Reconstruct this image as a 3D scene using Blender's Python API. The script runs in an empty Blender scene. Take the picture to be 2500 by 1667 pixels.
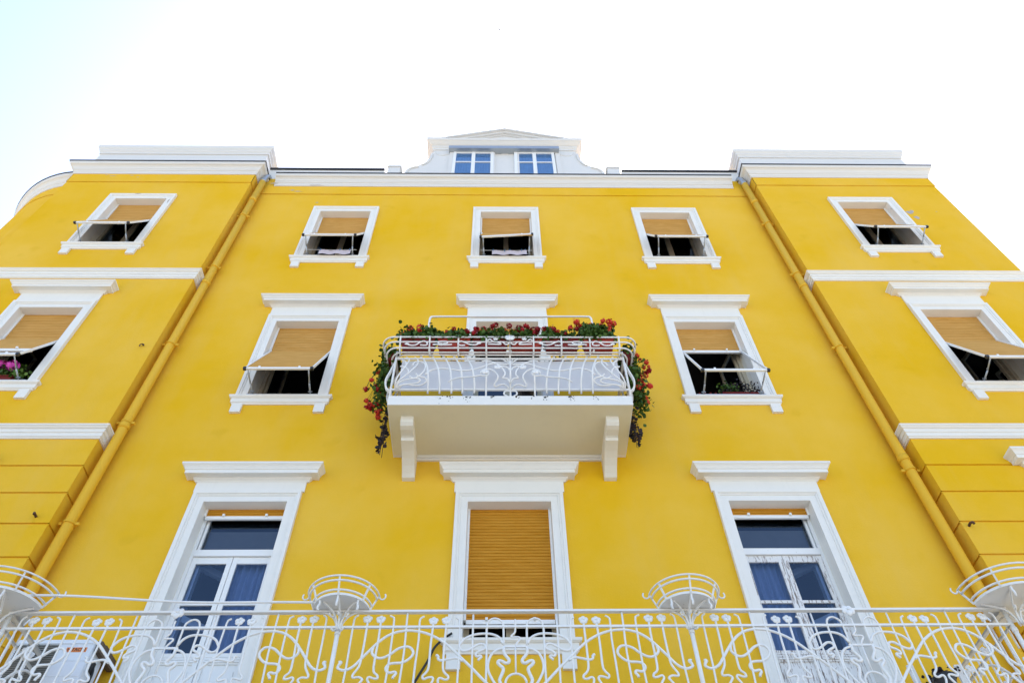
import bpy, math, random
from mathutils import Vector, Matrix
R=math.radians
random.seed(7)
sc=bpy.context.scene
# ------------------------------------------------------------------ camera
def setup_camera():
    p,y,r=R(52.6395),R(-1.5876),R(-1.1587)
    c,s=math.cos,math.sin
    right=Vector((1,0,0));fwd=Vector((0,c(p),s(p)));up=Vector((0,-s(p),c(p)))
    r_=right*c(r)+up*s(r);u_=up*c(r)-right*s(r)
    Rz=Matrix.Rotation(y,3,'Z')
    r_,u_,f_=Rz@r_,Rz@u_,Rz@fwd
    m=Matrix(((r_.x,u_.x,-f_.x,0),(r_.y,u_.y,-f_.y,-7.5),(r_.z,u_.z,-f_.z,1.6),(0,0,0,1)))
    cd=bpy.data.cameras.new('camera');co=bpy.data.objects.new('camera',cd)
    sc.collection.objects.link(co);co.matrix_world=m
    cd.sensor_width=36;cd.lens=1846.65/2500*36;cd.clip_start=.05;cd.clip_end=5000
    sc.camera=co
setup_camera()
# ------------------------------------------------------------------ sky, sun, exposure
SUN_EL,SUN_AZ=R(52),R(14)          # the sun stands behind the building: the facade is in open shade
w=bpy.data.worlds.new('World');sc.world=w;w.use_nodes=True
nt=w.node_tree;bg=nt.nodes['Background']
sky=nt.nodes.new('ShaderNodeTexSky');sky.sky_type='NISHITA';sky.sun_disc=False
sky.sun_elevation=SUN_EL;sky.sun_rotation=SUN_AZ
sky.air_density=1.0;sky.dust_density=2.2;sky.ozone_density=1.0
nt.links.new(sky.outputs[0],bg.inputs[0]);bg.inputs[1].default_value=.15
sl=bpy.data.lights.new('sun','SUN');sl.energy=3.5;sl.angle=R(.5);sl.color=(1,.95,.87)
so=bpy.data.objects.new('sun',sl);sc.collection.objects.link(so);so.location=(10,40,50)
sd=Vector((math.sin(SUN_AZ)*math.cos(SUN_EL),math.cos(SUN_AZ)*math.cos(SUN_EL),math.sin(SUN_EL)))
so.rotation_euler=sd.to_track_quat('Z','Y').to_euler()
sc.view_settings.view_transform='Standard';sc.view_settings.look='None'
sc.view_settings.exposure=1.62;sc.view_settings.gamma=1;sc.view_settings.use_curve_mapping=False
sc.cycles.max_bounces=8;sc.cycles.diffuse_bounces=5;sc.cycles.transparent_max_bounces=12
# ------------------------------------------------------------------ materials
def nodes(name):
    m=bpy.data.materials.new(name);m.use_nodes=True
    t=m.node_tree;return m,t,t.nodes['Principled BSDF']
def N(t,k,**kw):
    n=t.nodes.new(k)
    for a,b in kw.items(): setattr(n,a,b)
    return n
def noise(t,scale,detail=4,rough=.55,vec=None,w=0):
    n=N(t,'ShaderNodeTexNoise');n.inputs['Scale'].default_value=scale;n.inputs['Detail'].default_value=detail;n.inputs['Roughness'].default_value=rough
    if vec is not None:t.links.new(vec,n.inputs['Vector'])
    return n.outputs[0]
def ramp(t,src,stops):
    n=N(t,'ShaderNodeValToRGB');e=n.color_ramp.elements
    while len(e)<len(stops):e.new(.5)
    for i,(p,c) in enumerate(stops):
        e[i].position=p;e[i].color=(c,c,c,1) if not hasattr(c,'__len__') else (*c,1)
    t.links.new(src,n.inputs[0]);return n.outputs[0]
def mix(t,fac,a,b,mode='MIX'):
    n=N(t,'ShaderNodeMix',data_type='RGBA',blend_type=mode)
    for s,v in((n.inputs[0],fac),(n.inputs[6],a),(n.inputs[7],b)):
        if hasattr(v,'is_linked') or hasattr(v,'links'):t.links.new(v,s)
        elif hasattr(v,'__len__'):s.default_value=(*v,1)
        else:s.default_value=v
    return n.outputs[2]
def bump(t,b,src,strength,dist=.01):
    n=N(t,'ShaderNodeBump');n.inputs['Strength'].default_value=strength;n.inputs['Distance'].default_value=dist
    t.links.new(src,n.inputs['Height']);t.links.new(n.outputs[0],b.inputs['Normal'])
def pos(t,scale=(1,1,1)):
    g=N(t,'ShaderNodeNewGeometry');m=N(t,'ShaderNodeMapping');m.inputs['Scale'].default_value=scale
    t.links.new(g.outputs['Position'],m.inputs[0]);return m.outputs[0],g
def mathn(t,op,a,b=None):
    n=N(t,'ShaderNodeMath',operation=op)
    for i,v in enumerate((a,b)):
        if v is None:continue
        if hasattr(v,'links'):t.links.new(v,n.inputs[i])
        else:n.inputs[i].default_value=v
    return n.outputs[0]
def stucco(name,col):
    m,t,b=nodes(name);v,g=pos(t)
    big=ramp(t,noise(t,.55,5,.6,v),[(.35,0),(.68,1)])
    c=mix(t,big,tuple(x*.965 for x in col),(min(.86,col[0]*1.02),col[1]*1.085,col[2]*4.2))
    gr=ramp(t,noise(t,70,3,.7,v),[(.3,0),(.7,1)]);c=mix(t,gr,c,(.9,.9,.88),'MULTIPLY') if False else mix(t,mathn(t,'MULTIPLY',gr,.10),c,tuple(x*.6 for x in col))
    v2,_=pos(t,(1.6,1.6,.22))                              # soft vertical run marks
    run=ramp(t,noise(t,1.1,4,.6,v2),[(.52,0),(.8,.30)])
    c=mix(t,run,c,(.72,.47,.12))
    sm=ramp(t,noise(t,1.9,3,.5,v),[(.66,0),(.74,.28)])     # darker repaint blotches
    c=mix(t,sm,c,tuple(x*.8 for x in col))
    z=N(t,'ShaderNodeSeparateXYZ');t.links.new(g.outputs['Position'],z.inputs[0])
    hi=ramp(t,mathn(t,'DIVIDE',mathn(t,'SUBTRACT',z.outputs[2],14.8),2.4),[(0,0),(1,1)])
    fl=ramp(t,noise(t,7.5,5,.65,v),[(.70,0),(.715,1)])     # flaked specks high under the cornice
    fl2=ramp(t,noise(t,.8,2,.5,v),[(.56,0),(.6,1)])
    c=mix(t,mathn(t,'MULTIPLY',mathn(t,'MULTIPLY',hi,fl),fl2),c,(.42,.36,.27))
    t.links.new(c,b.inputs['Base Color']);b.inputs['Roughness'].default_value=.95;b.inputs['Specular IOR Level'].default_value=.04
    bump(t,b,noise(t,38,6,.65,v),.25,.012);return m
def paint(name,col,rough=.6,dirt=.25,bmp=.1,scale=3.0,dirtcol=(.35,.33,.29)):
    m,t,b=nodes(name);v,_=pos(t)
    d=ramp(t,noise(t,scale,6,.65,v),[(.5,0),(.78,dirt)])
    v2,_=pos(t,(6,6,.6));d2=ramp(t,noise(t,2.2,4,.6,v2),[(.58,0),(.8,dirt*.7)])
    c=mix(t,d,col,tuple(x*.86 for x in col));c=mix(t,d2,c,tuple((x*2+y)/3 for x,y in zip(col,dirtcol)))
    t.links.new(c,b.inputs['Base Color']);b.inputs['Roughness'].default_value=rough;b.inputs['Specular IOR Level'].default_value=.3
    if bmp:bump(t,b,noise(t,25,4,.6,v),bmp,.006)
    return m
def plain(name,col,rough=.6,metal=0,var=.15):
    m,t,b=nodes(name);v,_=pos(t)
    c=mix(t,noise(t,9,3,.6,v),tuple(x*(1-var) for x in col),tuple(min(1,x*(1+var)) for x in col))
    t.links.new(c,b.inputs['Base Color']);b.inputs['Roughness'].default_value=rough;b.inputs['Metallic'].default_value=metal
    return m
def flaky(name,col,under,lo=.58,scale=(14,14,3)):
    m,t,b=nodes(name);v,_=pos(t,scale)
    f=ramp(t,noise(t,1.6,7,.72,v),[(lo,0),(lo+.02,1)])
    c=mix(t,f,col,under);t.links.new(c,b.inputs['Base Color']);b.inputs['Roughness'].default_value=.65
    bump(t,b,f,-.35,.004);return m
def glassm(name,tint):
    m=bpy.data.materials.new(name);m.use_nodes=True;t=m.node_tree;t.nodes.remove(t.nodes['Principled BSDF'])
    o=t.nodes['Material Output'];a=N(t,'ShaderNodeBsdfTransparent');a.inputs[0].default_value=(*tint,1)
    gl=N(t,'ShaderNodeBsdfGlossy');gl.inputs['Roughness'].default_value=.015;gl.inputs[0].default_value=(.62,.78,1,1)  # blue of the sky reflection deepened by tinting the gloss colour
    fr=N(t,'ShaderNodeFresnel');fr.inputs[0].default_value=1.52
    v,_=pos(t);bp=N(t,'ShaderNodeBump');bp.inputs['Strength'].default_value=.06;bp.inputs['Distance'].default_value=.02
    t.links.new(noise(t,2.5,2,.5,v),bp.inputs['Height'])
    t.links.new(bp.outputs[0],gl.inputs['Normal'])
    f2=mathn(t,'MULTIPLY',fr.outputs[0],1.7)
    mx=N(t,'ShaderNodeMixShader');t.links.new(f2,mx.inputs[0]);t.links.new(a.outputs[0],mx.inputs[1]);t.links.new(gl.outputs[0],mx.inputs[2])
    t.links.new(mx.outputs[0],o.inputs[0]);return m
def leafm(name,a,b_,rough=.55):
    m,t,b=nodes(name);v,_=pos(t)
    c=mix(t,ramp(t,noise(t,16,2,.5,v),[(.35,0),(.65,1)]),a,b_)
    t.links.new(c,b.inputs['Base Color']);b.inputs['Roughness'].default_value=rough;b.inputs['Specular IOR Level'].default_value=.25
    return m
YEL=(.785,.452,.015)
M_wall=stucco('yellow_stucco',YEL)
M_pipe=paint('yellow_pipe_paint',(.75,.43,.022),.6,.2,0)
M_trim=paint('white_trim_paint',(.77,.75,.695),.75,.32,.2)
M_old=flaky('weathered_white_plaster',(.67,.655,.62),(.42,.39,.35),.68,(5,5,8))
M_under=paint('soffit_paint_with_bounce',(.72,.66,.47),.8,.3,.15)  # soffit paint yellowed: bounce light off the yellow wall is put into its colour
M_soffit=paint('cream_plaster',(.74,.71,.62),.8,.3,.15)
M_iron=paint('white_iron_paint',(.80,.79,.76),.5,.45,0,14.,(.35,.20,.12))
M_ironrust=flaky('rusty_white_iron',(.78,.77,.74),(.16,.07,.03),.66,(18,18,18))
M_frame=plain('white_frame_paint',(.80,.80,.78),.45,0,.04)
M_door=flaky('peeling_door_paint',(.78,.78,.76),(.20,.13,.09),.69,(20,20,5))
M_doorold=flaky('badly_peeling_door_paint',(.72,.71,.69),(.30,.25,.22),.54,(30,30,4))
M_shut=None
def shutm(name,ca,cb):
    m,t,b=nodes(name);v,_=pos(t,(3,3,30))
    c=mix(t,ramp(t,noise(t,1.3,4,.6,v),[(.3,0),(.7,1)]),ca,cb)
    v2,_=pos(t,(40,40,24));f=ramp(t,noise(t,1,5,.7,v2),[(.66,0),(.7,.55)])
    c=mix(t,f,c,(.62,.36,.10))
    t.links.new(c,b.inputs['Base Color']);b.inputs['Roughness'].default_value=.7;b.inputs['Specular IOR Level'].default_value=.12;return m
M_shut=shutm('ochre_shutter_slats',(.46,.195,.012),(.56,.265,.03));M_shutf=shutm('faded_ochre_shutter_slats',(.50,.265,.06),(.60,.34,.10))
M_sash=plain('cream_sash_wood',(.42,.37,.27),.6)
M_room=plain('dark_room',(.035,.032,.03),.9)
M_black=plain('black_gutter_metal',(.015,.016,.022),.4)
M_zinc=plain('grey_zinc',(.38,.41,.44),.35,.6,.1)
M_glass=glassm('window_glass',(.50,.62,.84))
M_glasst=glassm('transom_glass',(.66,.70,.74))
M_curt=plain('grey_curtain_cloth',(.40,.43,.50),.9,0,.08)
M_bluecurt=plain('blue_curtain_cloth',(.42,.62,.66),.9,0,.10)
M_red=plain('dark_red_curtain',(.17,.02,.012),.9)
M_pot=plain('red_plastic_planter',(.17,.010,.006),.8,0,.15)
M_terra=plain('orange_red_planter',(.30,.026,.010),.8,0,.15)
M_leaf=leafm('geranium_leaf',(.022,.060,.006),(.075,.140,.016))
M_leafd=leafm('dark_ivy_leaf',(.012,.012,.010),(.035,.020,.028))
M_leafl=leafm('light_green_leaf',(.06,.13,.015),(.12,.20,.03))
M_fred=leafm('crimson_petals',(.22,.004,.008),(.40,.008,.012))
M_fsc=leafm('scarlet_petals',(.55,.025,.015),(.66,.06,.03))
M_fpink=leafm('magenta_petals',(.62,.03,.36),(.72,.10,.48))
M_fpur=leafm('purple_petals',(.16,.01,.12),(.28,.02,.2))
M_panel=plain('pale_grey_sheet',(.60,.60,.62),.7,0,.03)
M_acw=plain('white_casing_paint',(.72,.74,.76),.4,0,.04)
M_acg=plain('dark_louvre',(.10,.10,.085),.5)
M_acb=plain('rusty_steel',(.11,.075,.05),.7,0,.4)
M_sticker=plain('orange_sticker',(.72,.20,.03),.5,0,.03)
M_ink=plain('black_ink',(.02,.02,.02),.6)
M_cable=plain('black_cable_rubber',(.012,.012,.012),.5)
M_roof=plain('roof_tiles',(.25,.12,.08),.8)
M_cloth=plain('lilac_washing',(.55,.50,.56),.9,0,.06)
M_peg=plain('blue_plastic_peg',(.03,.15,.35),.5)
M_plaster=plain('bare_plaster',(.42,.38,.34),.9,0,.2)
M_bird=plain('dark_bird_feathers',(.03,.03,.03),.8)
M_hook=plain('rusty_iron_hook',(.09,.04,.02),.7,0,.3)
# ------------------------------------------------------------------ mesh helper
WORLD={}
class MB:
    def __init__(s):s.v=[];s.f=[];s.sm=[]
    def q(s,pts,smooth=False):
        i=len(s.v);s.v+= [tuple(p) for p in pts];s.f.append(tuple(range(i,i+len(pts))));s.sm.append(smooth)
    def box(s,x0,x1,y0,y1,z0,z1):
        i=len(s.v)
        s.v+=[(x0,y0,z0),(x1,y0,z0),(x1,y1,z0),(x0,y1,z0),(x0,y0,z1),(x1,y0,z1),(x1,y1,z1),(x0,y1,z1)]
        for f in((0,3,2,1),(4,5,6,7),(0,1,5,4),(1,2,6,5),(2,3,7,6),(3,0,4,7)):s.f.append(tuple(i+k for k in f));s.sm.append(False)
    def bar(s,a,b,wx,wy,up=(0,0,1)):
        a=Vector(a);b=Vector(b);d=(b-a).normalized();u=Vector(up)
        if abs(d.dot(u))>.98:u=Vector((0,1,0))
        x=d.cross(u).normalized()*wx/2;y=x.cross(d).normalized()*wy/2;i=len(s.v)
        for p in(a,b):
            for k in((-1,-1),(1,-1),(1,1),(-1,1)):s.v.append(tuple(p+x*k[0]+y*k[1]))
        for f in((0,1,2,3),(7,6,5,4),(0,4,5,1),(1,5,6,2),(2,6,7,3),(3,7,4,0)):s.f.append(tuple(i+k for k in f));s.sm.append(False)
    def tube(s,path,r,n=6,taper=None):
        P=[Vector(p) for p in path];m=len(P);i0=len(s.v)
        t0=(P[1]-P[0]).normalized();ref=Vector((0,1,0)) if abs(t0.y)<.9 else Vector((0,0,1))
        u=t0.cross(ref).normalized()
        for k in range(m):
            t=(P[min(k+1,m-1)]-P[max(k-1,0)]).normalized()
            u=(u-t*u.dot(t)).normalized();v=t.cross(u)
            rr=r if taper is None else r*taper(k/(m-1))
            for j in range(n):
                a=2*math.pi*j/n;s.v.append(tuple(P[k]+(u*math.cos(a)+v*math.sin(a))*rr))
        for k in range(m-1):
            for j in range(n):
                a=i0+k*n+j;b=i0+k*n+(j+1)%n;s.f.append((a,b,b+n,a+n));s.sm.append(True)
        s.f.append(tuple(i0+j for j in reversed(range(n))));s.sm.append(False)
        s.f.append(tuple(i0+(m-1)*n+j for j in range(n)));s.sm.append(False)
    def ell(s,c,rx,ry,rz,nu=8,nv=5,rot=None):
        i=len(s.v);c=Vector(c)
        for a in range(nv+1):
            th=math.pi*a/nv
            for b in range(nu):
                ph=2*math.pi*b/nu
                p=Vector((rx*math.sin(th)*math.cos(ph),ry*math.sin(th)*math.sin(ph),rz*math.cos(th)))
                if rot:p=rot@p
                s.v.append(tuple(c+p))
        for a in range(nv):
            for b in range(nu):
                s.f.append((i+a*nu+b,i+(a+1)*nu+b,i+(a+1)*nu+(b+1)%nu,i+a*nu+(b+1)%nu));s.sm.append(True)
    def sweep(s,path,prof,cap=True,smooth=False):
        """profile [(out,z)] carried along a plan polyline; outward is to the right of travel"""
        P=[Vector(p) for p in path];n=len(P);i0=len(s.v);k=len(prof);nrm=[]
        for i in range(n):
            def nn(a,b):
                d=(P[b]-P[a]).normalized();return Vector((d.y,-d.x))
            if i==0:o=nn(0,1)
            elif i==n-1:o=nn(n-2,n-1)
            else:
                a=nn(i-1,i);b=nn(i,i+1);o=(a+b);o=o/o.dot(a) if abs(o.dot(a))>1e-6 else a
            nrm.append(o)
        for i in range(n):
            for d,z in prof:
                q=P[i]+nrm[i]*d;s.v.append((q.x,q.y,z))
        for i in range(n-1):
            for j in range(k-1):
                a=i0+i*k+j;s.f.append((a,a+k,a+k+1,a+1));s.sm.append(smooth)
        if cap:
            s.f.append(tuple(i0+j for j in range(k)));s.sm.append(False)
            s.f.append(tuple(i0+(n-1)*k+j for j in reversed(range(k))));s.sm.append(False)
    def build(s,name,mat,parent=None,org=None):
        if org is None:
            if parent is not None:org=WORLD[parent.name]
            else:
                xs=[v[0] for v in s.v];ys=[v[1] for v in s.v];zs=[v[2] for v in s.v]
                org=Vector(((min(xs)+max(xs))/2,(min(ys)+max(ys))/2,min(zs)))
        org=Vector(org)
        me=bpy.data.meshes.new(name);me.from_pydata([(x-org.x,y-org.y,z-org.z) for x,y,z in s.v],[],s.f);me.update()
        me.polygons.foreach_set('use_smooth',s.sm);me.materials.append(mat)
        o=bpy.data.objects.new(name,me);sc.collection.objects.link(o)
        if parent is not None:o.parent=parent;o.location=org-WORLD[parent.name]
        else:o.location=org
        WORLD[o.name]=org;return o
def tag(o,label,cat,group=None):
    o['label']=label;o['category']=cat
    if group:o['group']=group
    return o
def empty(name,loc,label,cat,group=None):
    o=bpy.data.objects.new(name,None);sc.collection.objects.link(o);o.location=loc;o.empty_display_size=.2
    WORLD[o.name]=Vector(loc);return tag(o,label,cat,group)
def cr(pts,k=4):
    """Catmull-Rom through the traced points"""
    P=[Vector(p) for p in pts];out=[]
    if len(P)<3:return P
    E=[P[0]*2-P[1]]+P+[P[-1]*2-P[-2]]
    for i in range(1,len(E)-2):
        a,b,c,d=E[i-1:i+3]
        for j in range(k):
            t=j/k;out.append(.5*((2*b)+(c-a)*t+(2*a-5*b+4*c-d)*t*t+(3*b-a-3*c+d)*t**3))
    out.append(P[-1]);return out
# ------------------------------------------------------------------ ground
g=MB();g.q([(-1500,-1500,0),(1500,-1500,0),(1500,1500,0),(-1500,1500,0)])
def groundm():
    m,t,b=nodes('pale_paving');v,_=pos(t)
    br=N(t,'ShaderNodeTexBrick');br.inputs['Scale'].default_value=1.2;t.links.new(v,br.inputs['Vector'])
    br.inputs['Color1'].default_value=(.34,.32,.285,1);br.inputs['Color2'].default_value=(.38,.355,.31,1);br.inputs['Mortar'].default_value=(.16,.155,.15,1);br.inputs['Mortar Size'].default_value=.012
    t.links.new(br.outputs[0],b.inputs['Base Color']);b.inputs['Roughness'].default_value=.8;return m
o=g.build('ground',groundm());o['kind']='structure'
# ------------------------------------------------------------------ building
XL,XR=-5.35,5.59            # inner corners of the two side bays
RP=-.27                     # their front plane
bld=empty('apartment_building',(0,0,0),'yellow stucco apartment building with white window surrounds and white cornices','building')
CX=(-3.22,.133,3.4725);CL,CRr=-7.39,7.60
def wallpanel(mb,x0,x1,z0,z1,Y,holes,bands=()):
    """front sheet with rectangular holes; bands=[(za,zb,out)] raised (+) or sunk (-) strips"""
    def off(z):
        for a,b,d in bands:
            if a<z<b:return d
        return 0
    xs=sorted({x0,x1}|{v for h in holes for v in h[:2] if x0<v<x1})
    zs=sorted({z0,z1}|{v for h in holes for v in h[2:] if z0<v<z1}|{v for b in bands for v in b[:2] if z0<v<z1})
    for i in range(len(xs)-1):
        for j in range(len(zs)-1):
            a,b,c,d=xs[i],xs[i+1],zs[j],zs[j+1];mx,mz=(a+b)/2,(c+d)/2
            if any(h[0]<mx<h[1] and h[2]<mz<h[3] for h in holes):continue
            y=Y-off(mz);mb.q([(a,y,c),(b,y,c),(b,y,d),(a,y,d)])
            if j+1<len(zs)-1:
                y2=Y-off((zs[j+1]+zs[j+2])/2)
                if y2!=y:mb.q([(a,y,d),(b,y,d),(b,y2,d),(a,y2,d)])
TOP=(14.0,15.885,.525);MID=(10.03,11.957,.521)
def hole(cx,z0,z1,h):return (cx-h,cx+h,z0,z1)
holesM=[hole(c,*TOP) for c in CX]+[hole(CX[0],*MID),hole(CX[2],*MID),hole(CX[1],9.0,11.957,.521),
  hole(CX[0],4.65,8.047,.528),hole(CX[2],4.65,8.05,.528),hole(CX[1],6.11,8.04,.531)]
mb=MB();wallpanel(mb,XL,XR,0,17.45,0,holesM,[(16.69,17.1,.012),(16.675,16.69,-.02)])
mb.build('wall',M_wall,bld)
GZ=[8.43,7.976,7.498,7.018,6.54,6.06,5.58,5.1]
bandsR=[(16.69,17.1,.012),(16.672,16.69,-.02)]+[(z-.014,z+.014,-.02) for z in GZ]
def risalit(x0,x1,c,inner):
    hs=[hole(c,*TOP),hole(c,*MID),hole(c,6.11,8.04,.528)]
    mb=MB();wallpanel(mb,x0,x1,0,17.45,RP,hs,bandsR)
    # return sides, carrying the same grooves
    zs=sorted({0,17.45}|{v for b in bandsR for v in b[:2]})
    for xi,sg,yb in((x0,-1,.0 if inner=='l' else 8),(x1,1,.0 if inner=='r' else 8)):
        pz=None
        for a,b in zip(zs,zs[1:]):
            d=next((k[2] for k in bandsR if k[0]<(a+b)/2<k[1]),0);X=xi+sg*d
            mb.q([(X,RP-d,a),(X,yb,a),(X,yb,b),(X,RP-d,b)])
            if pz is not None and pz!=d:
                X2=xi+sg*pz;mb.q([(X,RP-d,a),(X,yb,a),(X2,yb,a),(X2,RP-pz,a)])
            pz=d
    return mb.build('wall',M_wall,bld)
risalit(-9.28,XL,CL,'r');risalit(XR,9.51,CRr,'l')
# rounded corner at the left
arc=[(-9.3-2.0*math.sin(a),2.0-2.0*math.cos(a)) for a in [R(k*5) for k in range(19)]]
arc=[(-11.3,9.0)]+arc[::-1]+[(-9.28,.0)]
mb=MB();mb.sweep(arc,[(0,0),(0,16.675),(-.02,16.675),(-.02,16.69),(.012,16.69),(.012,17.2)],cap=False,smooth=False)
mb.build('rounded_wall',M_wall,bld)
# closed body behind the front: back, roof, flank
mb=MB();mb.box(-9.2,9.45,9,9.2,0,17.4);mb.box(9.3,9.45,7.9,9,0,17.4);mb.box(-9.3,9.45,.5,9.2,17.36,17.40);mb.box(-11.2,-9.31,2.6,9.2,17.30,17.34);mb.box(-9.2,9.45,0.02,.5,17.36,17.395)
mb.box(-11.2,-9.2,8.9,9.2,0,17.4)
mb.build('rear_wall',M_wall,bld)
mb=MB();mb.q([(-9,1.3,17.6),(9.2,1.3,17.6),(9.2,6,19.3),(-9,6,19.3)]);mb.q([(9.2,9.2,17.6),(-9,9.2,17.6),(-9,6,19.3),(9.2,6,19.3)]);mb.build('roof',M_roof,bld)
# cornices
CP=[(d*.84,17.045+(z-17.045)*.88) for d,z in [(0,17.045),(.035,17.045),(.035,17.10),(.05,17.115),(.05,17.165),(.075,17.18),(.075,17.215),(.09,17.225),(.095,17.25),(.11,17.285),(.14,17.315),(.18,17.33),(.19,17.34),(.2,17.36),(.205,17.42),(0,17.44)]]
def cornice(path):
    mb=MB();mb.sweep(path,CP);c=mb.build('cornice',M_old,bld)
    mb=MB();mb.sweep(path,[(.10,17.388),(.172,17.378),(.190,17.376),(.190,17.402),(.10,17.408)]);mb.build('gutter_edge',M_black,c)
cornice([(XL+.36,0),(XR-.36,0)])
cornice([(-9.28,.3),(-9.28,RP),(XL,RP),(XL,0)])
cornice([(XR,0),(XR,RP),(9.51,RP),(9.51,3)])
cornice(arc[:-1])
# thin parapet behind the round corner cornice
mb=MB();ar2=[(-9.3-1.85*math.sin(a),2.0-1.85*math.cos(a)) for a in [R(k*5) for k in range(19)]][::-1];mb.sweep(ar2,[(-.12,17.4),(0,17.4),(0,17.95),(.05,18.0),(.05,18.06),(-.12,18.06)]);mb.build('parapet',M_old,bld)
# string courses on the side bays
def string(z0,z1):
    h=z1-z0
    pr=[(0,z0),(.02,z0),(.02,z0+.1*h),(.035,z0+.14*h),(.035,z0+.42*h),(.05,z0+.46*h),(.05,z0+.72*h),(.07,z0+.76*h),(.09,z0+.88*h),(.1,z0+.9*h),(.1,z1),(0,z1+.01)]
    for path in([(-9.28,.4),(-9.28,RP),(XL,RP),(XL,0)],[(XR,0),(XR,RP),(9.51,RP),(9.51,3)]):
        mb=MB();mb.sweep(path,pr);mb.build('string_course',M_trim,bld)
string(12.85,13.06);string(8.907,9.11)
# attic blocks over the side bays
for x0,x1 in((-9.18,XL-.0),(XR-.0,9.4)):
    mb=MB();mb.box(x0,x1,-.25,1.2,17.33,18.20);mb.box(x0-.06,x1+.05,-.285,1.2,17.40,17.72) if x0<0 else mb.box(x0-.03,x1+.08,-.285,1.2,17.40,17.72)
    mb.sweep([(x0,1.2),(x0,-.25),(x1,-.25),(x1,1.2)],[(0,18.16),(.025,18.16),(.03,18.22),(.06,18.26),(.06,18.30),(.09,18.34),(.105,18.39),(.105,18.45),(-.2,18.48)])
    mb.q([(x0-.1,-.35,18.452),(x1+.1,-.35,18.452),(x1+.1,1.2,18.452),(x0-.1,1.2,18.452)])
    mb.build('attic_block',M_old,bld)
# low parapet with dark capping, pedestals
for x0,x1 in((XL+.05,-2.66),(2.84,XR-.05)):
    mb=MB();mb.box(x0,x1,.02,.22,17.33,17.96);p=mb.build('parapet',M_old,bld)
    mb=MB();mb.box(x0,x1,-.02,.24,17.962,18.01);mb.build('roof_gutter',M_black,p)
for x0,x1 in((-2.6,-2.28),(2.49,2.81)):
    mb=MB();mb.box(x0+.02,x1-.02,-.02,.3,17.40,18.06);mb.box(x0,x1,-.04,.32,18.062,18.14);mb.build('pedestal',M_old,bld)
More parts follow.
